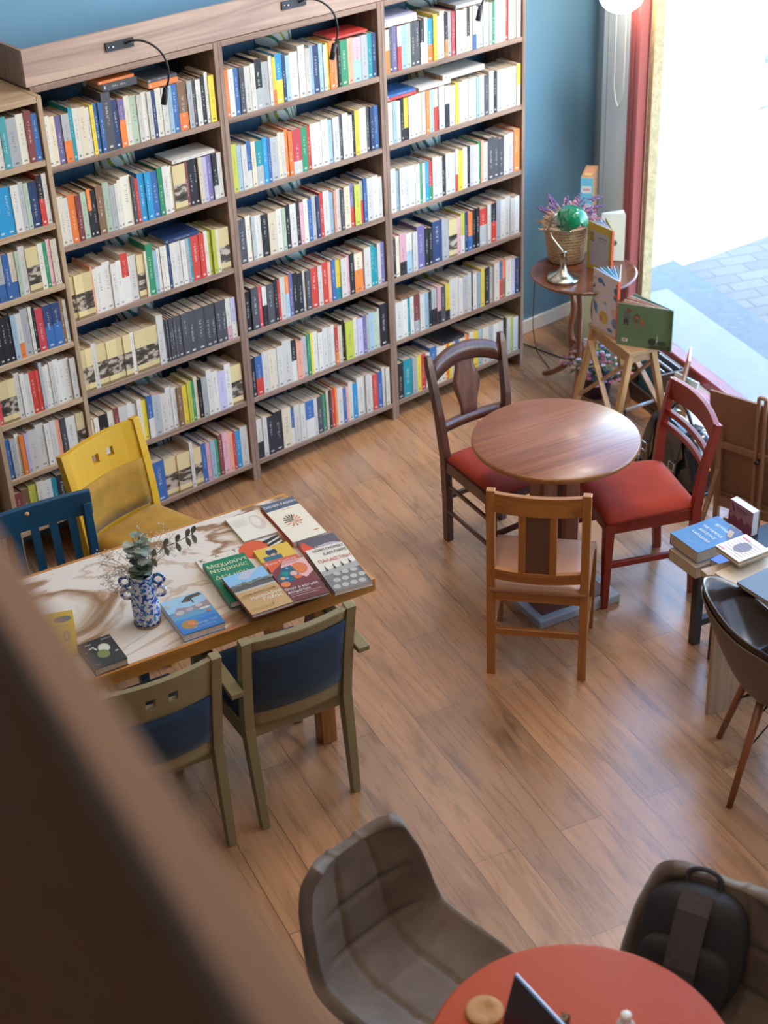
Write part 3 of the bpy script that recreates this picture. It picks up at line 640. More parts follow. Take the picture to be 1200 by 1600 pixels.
def pad(w, d, z0, th, m, name, parent, taper=1.0, crown=.012, y0=0, n=12):
    """upholstered seat: rounded box with crowned top; taper <1 narrows the rear"""
    mb = MB(); P = []
    for i in range(n+1):
        row = []
        for j in range(n+1):
            u, v = i/n*2-1, j/n*2-1
            k = taper+(1-taper)*(v+1)/2
            e = (1-abs(u)**6)*(1-abs(v)**6)
            row.append(Vector((u*w/2*k, y0+v*d/2, z0+th*(.45+.55*min(1, e*1.6))+crown*(1-u*u)*(1-v*v))))
        P.append(row)
    mb.grid(P)
    bm = mb.bm; ed = [e for e in bm.edges if e.is_boundary]
    r = bmesh.ops.extrude_edge_only(bm, edges=ed); vs = [g for g in r['geom'] if isinstance(g, bmesh.types.BMVert)]
    for q in vs: q.co.z = z0
    bmesh.ops.contextual_create(bm, geom=[e for e in bm.edges if e.is_boundary])
    bmesh.ops.recalc_face_normals(bm, faces=bm.faces)
    return mb.build(name, m, parent)
pad(.395, .385, .398, .030, mat('tan_seat_vinyl', (.36, .16, .085), .38, noise=.08), 'seat', a, .93)

# red chair on the right of the round table
REDC = mat('red_painted_wood', (.23, .020, .010), .38, coat=.1, noise=.12, nscale=14)
REDF = mat('red_velvet', (.36, .042, .020), .85, spec=.2, sheen=.05, noise=.12, nscale=9)
a = thing('dining_chair', 'red painted chair with curved slatted back and red velvet seat', 'chair', (.678, -1.785, 0), math.radians(64.8))
for s in (-1, 1):
    MB().sweep([(s*.185, -.205, 0), (s*.19, -.195, .2), (s*.195, -.19, .42), (s*.205, -.205, .6), (s*.215, -.25, .81)], .03, .04, REDC, (0, 1, 0), ws=[(.028, .032), (.03, .036), (.032, .042), (.03, .036), (.026, .028)]).build('rear_leg', None, a, bevel=.002)
    MB().bar((s*.19, .185, .42), (s*.185, .19, 0), .042, .042, REDC, (0, 1, 0), bev=.002, w2=.026, d2=.026).build('front_leg', None, a)
    B('side_rail', (s*.19, 0, .395), (.022, .35, .055), REDC, a, bev=.002)
    B('side_stretcher', (s*.186, 0, .21), (.018, .36, .028), REDC, a, bev=.002)
B('front_rail', (0, .185, .395), (.35, .022, .055), REDC, a, bev=.002)
B('rear_rail', (0, -.19, .395), (.36, .022, .055), REDC, a, bev=.002)
pts = arc((-.212, -.243, .765), (.212, -.243, .765), -.028, 12)
MB().sweep([p+Vector((0, 0, .012*(1-(2*i/12-1)**2))) for i, p in enumerate(pts)], .024, .095, REDC).build('top_rail', None, a, bevel=.003)
for z, y, w in ((.665, -.222, .208), (.612, -.208, .205)): MB().sweep(arc((-w, y, z), (w, y, z), -.026, 12), .020, .026, REDC).build('back_slat', None, a, bevel=.002)
pad(.425, .40, .42, .040, REDF, 'seat', a, .93, .012)

# dark brown chair behind the round table
DRK = wood('dark_brown_wood', (.105, .038, .022), (.045, .016, .010), axis=2, rough=.33, coat=.3)
a = thing('dining_chair', 'dark brown chair with vase-shaped splat and red seat, near the right bookcase', 'chair', (.436, -1.262, 0), math.radians(174))
for s in (-1, 1):
    MB().sweep([(s*.150, -.215, 0), (s*.158, -.205, .22), (s*.168, -.20, .44), (s*.180, -.225, .64), (s*.192, -.275, .86), (s*.193, -.283, .90)], .03, .035, DRK, (0, 1, 0), ws=[(.032, .036), (.034, .038), (.036, .042), (.033, .036), (.030, .032), (.022, .024)]).build('rear_leg', None, a, bevel=.003)
    MB().bar((s*.20, .165, .41), (s*.195, .175, 0), .038, .038, DRK, (0, 1, 0), bev=.002, w2=.028, d2=.028).build('front_leg', None, a)
    MB().bar((s*.168, -.19, .40), (s*.20, .16, .40), .022, .05, DRK).build('side_rail', None, a, bevel=.002)
    for z in (.30, .17): MB().bar((s*.163, -.19, z), (s*.197, .16, z), .013, .017, DRK).build('side_stretcher', None, a, bevel=.002)
MB().bar((-.165, -.2, .40), (.165, -.2, .40), .022, .05, DRK).build('rear_rail', None, a)
MB().bar((-.195, .168, .40), (.195, .168, .40), .022, .05, DRK).build('front_rail', None, a)
MB().bar((-.19, .168, .23), (.19, .168, .23), .016, .020, DRK).build('front_stretcher', None, a)
MB().bar((-.155, -.205, .23), (.155, -.205, .23), .016, .020, DRK).build('rear_stretcher', None, a)
# crest rail: arched top edge, arched underside
n = 16; top = []; mb = MB()
def backpt(x, z): return Vector((x, -.2-.005-(z-.44)*.165-.022*(1-(x/.18)**2), z))
P1, P2 = [], []
for i in range(n+1):
    x = -.178+.356*i/n; q = 1-(x/.178)**2
    zt = .852+.048*q**.8; zb = .775+.050*q
    P1.append((x, zb)); P2.append((x, zt))
def slab(rows, th, m, name, parent):
    """rows: list of (x list at a height) given as lists of (x,z); builds a curved board of thickness th"""
    mb = MB(); F = [[backpt(x, z)+Vector((0, th/2, 0)) for x, z in r] for r in rows]; K = [[backpt(x, z)-Vector((0, th/2, 0)) for x, z in r] for r in rows]
    mb.grid(F, m, smooth=True); mb.grid([r[::-1] for r in K], m, smooth=True)
    ring = [(0, j) for j in range(len(rows[0]))]+[(i, len(rows[0])-1) for i in range(1, len(rows))]+[(len(rows)-1, j) for j in range(len(rows[0])-2, -1, -1)]+[(i, 0) for i in range(len(rows)-2, 0, -1)]
    mb.grid([[F[i][j] for i, j in ring+ring[:1]], [K[i][j] for i, j in ring+ring[:1]]], m, smooth=False)
    bmesh.ops.remove_doubles(mb.bm, verts=mb.bm.verts, dist=1e-5); bmesh.ops.recalc_face_normals(mb.bm, faces=mb.bm.faces)
    return mb.build(name, None, parent)
slab([P1, [((x+x2)/2, (z+z2)/2) for (x, z), (x2, z2) in zip(P1, P2)], P2], .022, DRK, 'crest_rail', a)
rows = []
for z, w in ((.575, .040), (.62, .042), (.66, .052), (.70, .066), (.735, .068), (.77, .055), (.80, .046), (.825, .052), (.84, .06)):
    rows.append([(-w+2*w*j/6, z) for j in range(7)])
slab(rows, .012, wood('splat_veneer', (.16, .06, .032), (.08, .028, .016), axis=2, rough=.35, coat=.3), 'splat', a)
slab([[(-.172+.344*j/10, .545) for j in range(11)], [(-.174+.348*j/10, .585) for j in range(11)]], .022, DRK, 'lower_rail', a)
pad(.40, .40, .425, .032, mat('rust_red_velvet', (.30, .036, .018), .85, spec=.2, sheen=.05, noise=.12, nscale=9), 'seat', a, .86, .014, -.008)

# olive / yellow upholstered chairs (one model with a solid pierced head board, one armchair)
OLI = mat('olive_paint', (.225, .18, .085), .38, noise=.06, nscale=10); YEL = mat('yellow_paint', (.62, .34, .012), .38, noise=.05, nscale=10)
BLF = mat('navy_velvet', (.008, .028, .062), .85, sheen=.12, noise=.25, nscale=11); MUS = mat('mustard_velvet', (.36, .18, .012), .85, sheen=.12, noise=.2, nscale=13)
def y_at(z): return -.25+.05*(z/.42) if z < .42 else -.20-.065*((z-.42)/.40)**1.3
def upchair(label, loc, rz, P, F, pierced, arms, group=None):
    a = thing('upholstered_armchair' if arms else 'upholstered_chair', label, 'chair', loc, rz, group)
    H = .82; hx = lambda z: .182+.012*z/.82
    for s in (-1, 1):
        zz = [0, .14, .28, .42, .55, .68, H]
        MB().sweep([(s*hx(z), y_at(z)+.0, z) for z in zz], .034, .04, P, (0, 1, 0), ws=[(.030, .030), (.033, .036), (.035, .042), (.036, .046), (.036, .044), (.036, .040), (.036, .034)]).build('rear_leg', None, a, bevel=.002)
        MB().bar((s*.19, .20, .40), (s*.185, .21, 0), .04, .04, P, (0, 1, 0), bev=.002, w2=.028, d2=.028).build('front_leg', None, a)
        MB().bar((s*.188, -.19, .385), (s*.19, .19, .385), .022, .07, P, bev=.002).build('side_rail', None, a)
    MB().bar((-.17, .195, .385), (.17, .195, .385), .022, .07, P, bev=.002).build('front_rail', None, a)
    MB().bar((-.17, -.19, .385), (.17, -.19, .385), .022, .05, P, bev=.002).build('rear_rail', None, a)
    pad(.40, .42, .415, .045, F, 'seat', a, .95, .014, .01)
    bow = .022
    def board(z0, z1, th, m, name, holes=False, off=0):
        mb = MB(); n = 10
        def pt(u, z, sgn): return Vector((u*(hx(z)-.017), y_at(z)-bow*(1-u*u)+off+sgn*th/2, z))
        zs = [z0+(z1-z0)*k/4 for k in range(5)]
        us = [-1+2*k/n for k in range(n+1)]
        if holes:
            us = [-1, -.7, -.34, -.15, 0.10, .29, .6, .8, 1]; zs = [z0, z0+(z1-z0)*.36, z0+(z1-z0)*.60, z0+(z1-z0)*.85, z1]
        skip = {(2, 1), (4, 1)} if holes else set()
        G = {(i, k, g): mb.bm.verts.new(pt(u, z, g)) for i, u in enumerate(us) for k, z in enumerate(zs) for g in (-1, 1)}
        cells = {(i, k) for i in range(len(us)-1) for k in range(len(zs)-1)}-skip; mi = mb.mi(m)
        for i, k in cells:
            for g in (-1, 1):
                q = [G[i, k, g], G[i+1, k, g], G[i+1, k+1, g], G[i, k+1, g]]
                f = mb.bm.faces.new(q if g < 0 else q[::-1]); f.material_index = mi; f.smooth = not holes
            for di, dk, e in ((-1, 0, ((0, 0), (0, 1))), (1, 0, ((1, 0), (1, 1))), (0, -1, ((0, 0), (1, 0))), (0, 1, ((0, 1), (1, 1)))):
                if (i+di, k+dk) not in cells:
                    (a0, b0), (a1, b1) = e
                    f = mb.bm.faces.new([G[i+a0, k+b0, -1], G[i+a1, k+b1, -1], G[i+a1, k+b1, 1], G[i+a0, k+b0, 1]]); f.material_index = mi
        bmesh.ops.recalc_face_normals(mb.bm, faces=mb.bm.faces)
        return mb.build(name, None, a)
    if pierced:
        board(.655, .815, .022, P, 'head_board', True); board(.455, .657, .034, F, 'back_cushion'); board(.40, .457, .024, P, 'lower_rail')
    else:
        board(.765, .815, .026, P, 'top_rail'); board(.485, .767, .034, F, 'back_cushion'); board(.42, .487, .026, P, 'lower_rail')
    if arms:
        for s in (-1, 1):
            MB().sweep([(s*.238, -.27, .618), (s*.238, -.12, .632), (s*.238, .06, .636), (s*.232, .14, .630)], .045, .022, P, bev=.0).build('armrest', None, a, bevel=.003)
            MB().tube([(s*.20, -.222, .612), (s*.238, -.235, .612)], .010, P, seg=10).build('arm_dowel', None, a)
            MB().bar((s*.234, .10, .625), (s*.215, .16, .36), .026, .034, P, (0, 1, 0), bev=.002).build('arm_post', None, a)
    return a
upchair('olive green armchair with navy velvet back, at the near right of the marble table', (-1.186, -1.766, 0), math.radians(-10.2), OLI, BLF, False, True)
upchair('olive chair with two square holes in its head board, partly behind the blurred railing', (-1.683, -1.694, 0), math.radians(-9.8), OLI, BLF, True, False)
upchair('yellow chair with mustard cushion and two square holes, beyond the marble table', (-.99, -.715, 0), math.radians(191.5), YEL, MUS, True, False)

# teal blue slatted chair
BLC = mat('teal_blue_paint', (.008, .06, .115), .35, coat=.25, noise=.08)
a = thing('slatted_chair', 'dark teal blue chair with vertical back slats at the left of the far table side', 'chair', (-1.575, -1.04, 0), math.radians(170.2))
for s in (-1, 1):
    MB().sweep([(s*.20, -.20, 0), (s*.20, -.19, .42), (s*.205, -.24, .80)], .032, .034, BLC, (0, 1, 0)).build('rear_leg', None, a, bevel=.003)
    MB().bar((s*.20, .17, .42), (s*.20, .175, 0), .036, .036, BLC, (0, 1, 0), w2=.026, d2=.026).build('front_leg', None, a)
    MB().bar((s*.20, -.19, .39), (s*.20, .17, .39), .02, .06, BLC).build('side_rail', None, a)
MB().bar((-.2, .17, .39), (.2, .17, .39), .02, .06, BLC).build('front_rail', None, a)
B('seat', (0, -.01, .435), (.43, .41, .022), BLC, a, bev=.006)
MB().sweep(arc((-.228, -.238, .80), (.228, -.238, .80), -.018, 10), .024, .10, BLC).build('top_rail', None, a, bevel=.004)
MB().sweep(arc((-.19, -.205, .50), (.19, -.205, .50), -.014, 10), .022, .05, BLC).build('lower_rail', None, a, bevel=.003)
for k in range(5):
    x = -.144+.072*k; bw = -.016*(1-(x/.22)**2)
    MB().bar((x, -.206+bw, .50), (x, -.236+bw, .78), .030, .012, BLC, (0, 1, 0)).build('back_slat', None, a)
MB().lathe([(.0, 0), (.010, .0), (.009, .004), (0, .005)], (.02, -.2435, .822), mat('bare_wood_chip', (.55, .3, .14), .6), seg=7, rot=Matrix.Rotation(PI/2, 4, 'X'), caps=False).build('paint_chip', None, a, label='bare wood chip in the paint')

# ---------------------------------------------------------------- marble table
def marble():
    m, t, b = nt('veined_marble'); N = t.nodes.new; L = t.links.new
    tc = N('ShaderNodeTexCoord'); mp = N('ShaderNodeMapping'); mp.inputs['Rotation'].default_value = (0, 0, math.radians(-28)); mp.inputs['Scale'].default_value = (.9, 2.1, 1); mp.inputs['Location'].default_value = (.9, .55, .3); L(tc.outputs['Object'], mp.inputs[0])
    n = N('ShaderNodeTexNoise'); n.inputs['Scale'].default_value = 1.15; n.inputs['Detail'].default_value = 9; n.inputs['Roughness'].default_value = .52; n.inputs['Distortion'].default_value = .9; L(mp.outputs[0], n.inputs['Vector'])
    r = ramp(t, [(.0, (.66, .59, .51)), (.375, (.67, .60, .52)), (.385, (.48, .35, .25)), (.40, (.67, .60, .52)), (.475, (.66, .58, .50)), (.492, (.34, .20, .11)), (.502, (.24, .125, .06)), (.53, (.50, .38, .27)), (.555, (.66, .58, .50)), (.645, (.68, .62, .54)), (.655, (.36, .23, .14)), (.668, (.68, .61, .53)), (1, (.69, .64, .57))])
    L(n.outputs['Fac'], r.inputs[0])
    L(r.outputs[0], b.inputs['Base Color']); b.inputs['Roughness'].default_value = .16
    return m
TR = math.radians(-9.78)
tb = thing('marble_table', 'long table with veined marble top and amber wooden edge, covered with books', 'table', (-1.597, -1.433, 0), TR)
B('marble_top', (0, 0, .735), (1.672, .672, .028), marble(), tb)
ED = wood('amber_edging', (.55, .24, .05), (.36, .14, .03), axis=0, rough=.35, coat=.2); EDY = wood('amber_edging_y', (.55, .24, .05), (.36, .14, .03), axis=1, rough=.35, coat=.2)
for s in (-1, 1):
    B('edge_trim', (0, s*.343, .7245), (1.70, .014, .051), ED, tb, bev=.001); B('edge_trim', (s*.843, 0, .7245), (.014, .672, .051), EDY, tb, bev=.001)
    B('apron', (0, s*.22, .678), (1.35, .022, .046), ED, tb)
    for q in (-1, 1): B('leg', (s*.69, q*.20, .36), (.062, .062, .72), AMB, tb, bev=.003)
B('under_frame', (0, 0, .70), (1.6, .62, .02), ED, tb)

# round pedestal table
RT = wood('reddish_veneer', (.30, .105, .048), (.18, .055, .026), axis=0, scale=7, rough=.34, coat=.12)
TOPB = wood('amber_rim', (.33, .13, .035), (.22, .08, .02), axis=0, rough=.3, coat=.4)
a = thing('pedestal_table', 'small round reddish wooden pedestal table on a grey-rimmed square base', 'table', (.358, -1.640, 0), math.radians(-12))
MB().lathe([(.30, .718), (.325, .720), (.336, .727), (.340, .736), (.338, .746), (.333, .750)], m=TOPB, seg=72).build('tabletop_rim', None, a)
MB().lathe([(.333, .7498), (.331, .7515), (.01, .7517), (0, .7517)], m=RT, seg=72, caps=False).build('tabletop', None, a)
for s in (-1, 1): B('column_board', (s*.055, 0, .38), (.085, .10, .672), wood('column_wood', (.28, .10, .045), (.16, .05, .022), rough=.3, coat=.3), a, bev=.012)
B('column_core', (0, 0, .38), (.06, .075, .672), mat('dark_brown_lacquer', (.07, .022, .014), .35), a)
B('base_plate', (.0, -.01, .020), (.40, .40, .040), mat('grey_base_metal', (.38, .40, .42), .35, noise=.1), a, bev=.004)
B('base_inlay', (.0, -.01, .0425), (.33, .33, .005), mat('brown_base_board', (.16, .05, .028), .45), a, label='brown board set in the grey base')

# red round table at the bottom
a = thing('cafe_table', 'round table with glossy brick-red top at the bottom edge of the photo', 'table', (-1.765, -3.826, 0))
MB().lathe([(.34, .725), (.365, .727), (.3715, .735), (.372, .745), (.369, .7495), (.36, .7515), (.01, .752), (0, .752)], m=mat('brick_red_laminate', (.44, .068, .022), .55, spec=.3), seg=80, caps=False).build('tabletop', None, a)
MB().lathe([(.0, .71), (.12, .715), (.12, .728), (0, .728)], m=BLACKM, seg=24, caps=False).build('top_bracket', None, a)
MB().lathe([(.035, .02), (.032, .06), (.032, .715)], m=BLACKM, seg=20).build('column', None, a)
MB().lathe([(.22, 0), (.22, .008), (.18, .02), (.04, .03)], m=BLACKM, seg=40).build('base', None, a)

# grey tufted shell chairs
GRF = mat('grey_suede', (.135, .10, .078), .75, sheen=.08, noise=.3, nscale=7)
def tufted(label, loc, rz, parts_only=False):
    a = thing('tufted_chair', label, 'chair', loc, rz, 'grey tufted chairs at the red table')
    # profile from seat front to back top: (y, z, half width)
    prof = [(.235, .44, .205), (.225, .465, .212), (.15, .470, .222), (.06, .462, .226), (-.03, .458, .226), (-.11, .465, .224), (-.165, .495, .222), (-.195, .55, .220), (-.21, .62, .214), (-.222, .69, .204), (-.234, .735, .190), (-.246, .785, .168), (-.252, .81, .125)]
    P = []; nj = 48; ni = (len(prof)-1)*8
    def cr(u):
        i = min(int(u), len(prof)-2); f = u-i; p = [prof[max(0, min(len(prof)-1, i+k))] for k in (-1, 0, 1, 2)]
        return [.5*((2*p[1][c])+(p[2][c]-p[0][c])*f+(2*p[0][c]-5*p[1][c]+4*p[2][c]-p[3][c])*f*f+(p[3][c]-3*p[2][c]+3*p[1][c]-p[0][c])*f**3) for c in range(3)]
    L_ = [0]
    for i in range(1, ni+1):
        y0, z0, _ = cr((i-1)/8); y1, z1, _ = cr(i/8); L_.append(L_[-1]+math.hypot(y1-y0, z1-z0))
    seams = [L_[-1]*q for q in (.235, .44, .62, .80)]
    for i in range(ni+1):
        y, z, w = cr(i/8); yb, zb, _ = cr(max(0, i/8-.1)); ya, za, _ = cr(min(len(prof)-1, i/8+.1))
        t = Vector((0, ya-yb, za-zb)).normalized(); nrm = Vector((0, t.z, -t.y)); nrm = nrm if nrm.z > 0 or nrm.y > 0 else -nrm
        back = max(0, min(1, (i/ni-.42)/.2)); row = []
        for j in range(nj+1):
            u = j/nj*2-1
            d = .0; fd = max(0, 1-(abs(u)/.86)**6)*min(1, i/14)*min(1, (ni-i)/16)
            for sx in (-.36, .36): d -= .011*math.exp(-((u-sx)/.035)**2)*fd
            for sl_ in seams: d -= .010*math.exp(-((L_[i]-sl_)/.010)**2)*fd
            # side wings curl forward/up
            curl = (.045+.030*math.sin(PI*min(1, i/ni*1.25)))*abs(u)**3.2
            d += curl
            puff = .010*(1-abs(u)**4)
            row.append(Vector((u*w, y, z))+nrm*(d+puff))
        P.append(row)
    mb = MB(); mb.grid(P); o = mb.build('shell', GRF, a, solid=.038, soff=-1)
    for s in (-1, 1):
        MB().tube([(s*.12, .12, .43), (s*.20, .19, .02), (s*.2, .19, 0)], .011, BLACKM).build('front_leg', None, a)
        MB().tube([(s*.12, -.08, .42), (s*.20, -.20, .02), (s*.2, -.2, 0)], .011, BLACKM).build('rear_leg', None, a)
    B('under_frame', (0, .02, .425), (.26, .24, .012), BLACKM, a)
    return a
tufted('grey suede tufted chair with empty seat, left of the red round table', (-1.74, -3.19, 0), math.radians(184))
tufted('grey suede tufted chair with a black backpack on it, at the right edge', (-1.345, -3.80, 0), math.radians(110))

# leather shell chair on the right edge
LEA = mat('black_brown_leather', (.030, .016, .013), .22, coat=.4, bump=.06, bscale=30); UND = mat('taupe_shell_underside', (.13, .085, .055), .5)
a = thing('shell_chair', 'dark glossy leather tub chair with splayed wooden dowel legs, beside the oak book table', 'chair', (.125, -3.0, 0), math.radians(-135))
def shellpt(th, r):
    """th around (0 = front), r 0..1 from seat centre to rim"""
    bk = (1-math.cos(th))/2        # 0 front, 1 back
    rim = .44+.10*math.exp(-((abs(th)-PI*.52)/.5)**2)+.38*max(0, (bk-.42)/.58)**.8
    zseat = .43
    R0 = .198+.035*math.sin(th)**2
    rad = R0*(1-(1-r)**1.6)**.9 if r < 1 else R0
    z = zseat+(rim-zseat)*max(0, (r-.45)/.55)**2.0
    y = math.cos(th)*rad; x = math.sin(th)*rad*1.02
    lean = max(0, z-zseat)*.30*bk
    return Vector((x, y-lean, z))
P = [[shellpt(2*PI*j/48, .02+.98*i/16) for j in range(49)] for i in range(17)]
mb = MB(); mb.grid(P, LEA); bmesh.ops.remove_doubles(mb.bm, verts=mb.bm.verts, dist=1e-4)
bmesh.ops.contextual_create(mb.bm, geom=[e for e in mb.bm.edges if e.is_boundary and e.calc_length() < .003])
mb.build('leather_seat', None, a, solid=.016, soff=0, sub=1)
P = [[shellpt(2*PI*j/48, .02+.965*i/16)*1.0+Vector((0, 0, -.012)) for j in range(49)] for i in range(17)]
P = [[Vector((p.x*1.035, p.y*1.035, p.z)) for p in r] for r in P]
mb = MB(); mb.grid(P, UND); bmesh.ops.remove_doubles(mb.bm, verts=mb.bm.verts, dist=1e-4); mb.build('outer_shell', None, a, solid=.008, soff=0, sub=1)
LEGW = wood('dowel_leg_wood', (.30, .10, .035), (.18, .055, .02), rough=.4)
for sx in (-1, 1):
    for sy in (-1, 1):
        MB().tube([(sx*.105, sy*.10, .405), (sx*.19, sy*.185, 0)], .0, LEGW, rs=[.016, .011], seg=14).build('leg', None, a)
WIRE = mat('black_wire', (.01, .01, .01), .4)
for p, q in (((-1, -1), (1, 1)), ((-1, 1), (1, -1))):
    MB().tube([(p[0]*.12, p[1]*.115, .34), (p[0]*.03, p[1]*.03, .385), (q[0]*.03, q[1]*.03, .385), (q[0]*.12, q[1]*.115, .34)], .004, WIRE, seg=6).build('wire_brace', None, a)
for p, q in (((-1, -1), (-1, 1)), ((-1, 1), (1, 1)), ((1, 1), (1, -1)), ((1, -1), (-1, -1))):
    f = lambda s, z: (s[0]*(.105+.085*(1-z/.405)), s[1]*(.10+.085*(1-z/.405)), z)
    MB().tube([f(p, .22), ((p[0]+q[0])*.03, (p[1]+q[1])*.03, .37), f(q, .22)], .0035, WIRE, seg=6).build('wire_brace', None, a)

# ---------------------------------------------------------------- books lying on tables
F_ = 2453.34
def at(u, v, z):
    """the place on the level z that the photo shows at u, v"""
    d = Vector(CR[0])*((u-600)/F_)+Vector(CR[1])*((v-800)/F_)+Vector(CR[2]); t = (z-CAMLOC.z)/d.z
    return CAMLOC+d*t
def flat(name, col, rough=.4): return mat('print_'+name, col, rough)
INK = {}
def ink(c):
    k = tuple(round(x, 3) for x in c)
    if k not in INK: INK[k] = mat('cover_ink_%d' % len(INK), k, .42)
    return INK[k]
WH, BK, RD = (.78, .76, .70), (.02, .02, .022), (.55, .05, .03)
PGW = mat('white_pages', (.66, .62, .58), .8, noise=.08, nscale=60)
def mesh_art(art, w, h, z, parent, name='cover_print', M=None):
    """flat printed shapes in fractions of the cover, laid a hair above it"""
    mb = MB(); dz = 0
    for a in art:
        dz += .00012
        if a[0] == 'r': pts = [(a[1], a[2]), (a[3], a[2]), (a[3], a[4]), (a[1], a[4])]; c = a[5]
        elif a[0] == 'e': pts = [(a[1]+a[3]*math.cos(2*PI*i/20), a[2]+a[4]*math.sin(2*PI*i/20)) for i in range(20)]; c = a[5]
        elif a[0] == 'p': pts = a[1]; c = a[2]
        else: continue
        V = [Vector(((x-.5)*w, (y-.5)*h, z+dz)) for x, y in pts]
        if M: V = [M @ v for v in V]
        f = mb.bm.faces.new([mb.bm.verts.new(v) for v in V]); f.material_index = mb.mi(ink(c))
    if not mb.bm.faces: mb.bm.free(); return z
    mb.build(name, None, parent); return z+dz
def lying_book(corners, ztop, t, label, col, art=(), texts=(), spine=None, group='books on the marble table', pages=None, rotfix=0):
    TL, TR, BR, BL = [at(*c, ztop) for c in corners]
    c = (TL+TR+BR+BL)/4; w = ((TR-TL).length+(BR-BL).length)/2; h = ((TL-BL).length+(TR-BR).length)/2
    up = ((TL-BL)+(TR-BR)); rz = math.atan2(-up.x, up.y)+rotfix
    o = thing('book', label, 'book', (c.x, c.y, ztop-t), rz, group)
    k = .0018; C = ink(col); S_ = ink(spine) if spine else C
    mb = MB(); mb.box((0, 0, t-k/2), (w, h, k), C); mb.box((0, 0, k/2), (w, h, k), C); mb.box((-w/2+k/2, 0, t/2), (k, h, t-2*k), S_); cv = mb.build('cover', None, o)
    B('page_block', (-.0+.0005, 0, t/2), (w-2*k-.001, h-.004, t-2*k), pages or PGW, o)
    zz = mesh_art(art, w, h, t, cv)
    for s, x, y, sz, tc in texts:
        text('cover_title', s, sz*h, ink(tc), cv, Matrix.Translation(((x-.5)*w, (y-.5)*h, zz+.0004)), .0001, maxw=w*(.94-2*abs(x-.5)))
    return o, w, h
lying_book([(351, 813), (403, 794), (432, 830), (384, 847)], .762, .012, 'thin off-white book with faint pencil portrait, left of the tall grey-topped cream book', (.70, .64, .52),
  [('e', .72, .55, .2, .3, (.60, .47, .40)), ('e', .70, .60, .12, .2, (.70, .62, .50))]+[('r', .06, .8-.06*i, .45, .815-.06*i, (.50, .45, .38)) for i in range(5)])
lying_book([(405, 789), (458, 777), (511, 832), (457, 847)], .772, .022, 'cream book with grey author band and a red-black flower drawing', (.70, .62, .47),
  [('r', 0, .80, 1, 1, (.085, .105, .14)), ('r', .45, .755, .75, .768, (.6, .2, .1)), ('r', .75, .12, .92, .14, (.6, .12, .05))]
  +[('p', [(.48, .45), (.48+.26*math.cos(a), .47+.15*math.sin(a)), (.48+.24*math.cos(a+.16), .47+.14*math.sin(a+.16))], BK if 1 < a < 3.6 else (.62, .18, .08)) for a in (0.1, .5, .9, 1.2, 1.5, 1.9, 2.3, 2.7, 3.1, 3.6, 4.2, 4.7, 5.3, 5.8)],
  [('DIDIER FASSIN', .5, .89, .075, WH)], spine=(.62, .07, .02))
lying_book([(308, 879), (371, 853), (410, 900), (346, 929)], .759, .010, 'beige book with large dark capitals mostly under the green book', (.66, .58, .46), [],
  [('K', .12, .93, .13, BK), ('A', .45, .95, .11, BK), ('T', .86, .95, .11, BK)])
lying_book([(317, 883), (380, 861), (424, 921), (361, 943)], .784, .024, 'dark green book with pale yellow Greek lettering, under the desert-covered book', (.01, .17, .085), [],
  [('Μαχμούντ', .5, .87, .115, (.75, .68, .40)), ('Νταρουίς', .47, .75, .115, (.75, .68, .40)), ('Δεν μου', .44, .59, .12, (.62, .52, .22)), ('ζητάς', .40, .45, .12, (.62, .52, .22))])
lying_book([(375, 855), (430, 832), (462, 872), (407, 898)], .759, .010, 'book with a big orange-red circle and zebra lines, half covered by the yellow-red one', (.62, .56, .46),
  [('e', .28, .72, .38, .30, (.60, .09, .03)), ('p', [(.55, .9), (1, 1), (1, .93), (.6, .8)], BK), ('p', [(.6, .75), (1, .88), (1, .8), (.62, .68)], BK), ('p', [(.62, .6), (1, .74), (1, .66), (.64, .53)], BK)])
lying_book([(396, 861), (448, 846), (488, 896), (434, 913)], .7755, .016, 'yellow book with a red-orange title band and figure in a dark hat', (.62, .40, .05),
  [('r', 0, 0, 1, .62, (.58, .10, .05)), ('e', .42, .84, .16, .10, (.03, .05, .09)), ('r', .1, .62, .62, .74, (.03, .12, .16)), ('e', .42, .93, .1, .035, (.5, .45, .38)), ('e', .42, .76, .07, .035, (.55, .3, .18))],
  [('Έγιο Τιράνα', .48, .53, .085, (.78, .60, .50))])
for i in range(2):
    art = [] if i == 0 else [('r', 0, .36, 1, 1, (.16, .03, .035)), ('p', [(0, .8), (.4, 1), (0, 1)], (.60, .10, .03)), ('p', [(.4, 1), (1, 1), (1, .62), (.75, .50), (.55, .62), (.3, .88)], (.66, .38, .36)), ('e', .72, .76, .20, .15, (.60, .16, .05)),
      ('p', [(.05, .62), (.3, .86), (.55, .88), (.62, .6), (.4, .48), (.1, .48)], (.02, .10, .14)), ('e', .3, .70, .09, .06, (.01, .22, .18)), ('e', .55, .56, .10, .05, (.62, .14, .04)), ('e', .5, .66, .09, .06, (.6, .36, .3)),
      ('e', .18, .60, .06, .04, (.6, .3, .12)), ('e', .15, .44, .12, .07, (.6, .18, .05)), ('e', .42, .82, .04, .025, (.1, .3, .45)), ('e', .28, .58, .05, .03, (.1, .3, .5)), ('r', .1, .10, .8, .112, (.5, .35, .3)), ('r', .1, .15, .9, .16, (.5, .35, .3))]
    tx = [] if i == 0 else [('Όταν ο κόσμος', .47, .30, .085, WH), ('κοιμάται', .36, .215, .085, WH), ('ΝΕΤΛΟΜΙΛ', .58, .95, .05, (.35, .12, .12))]
    lying_book([(419, 886), (473, 869), (512, 921), (457, 945)], .7895+.0125*i, .0122, ['lower maroon paperback under its twin with the colourful face picture', 'maroon paperback with an orange and teal face picture and white Greek title'][i], (.13, .025, .028), art, tx, spine=(.10, .018, .02))
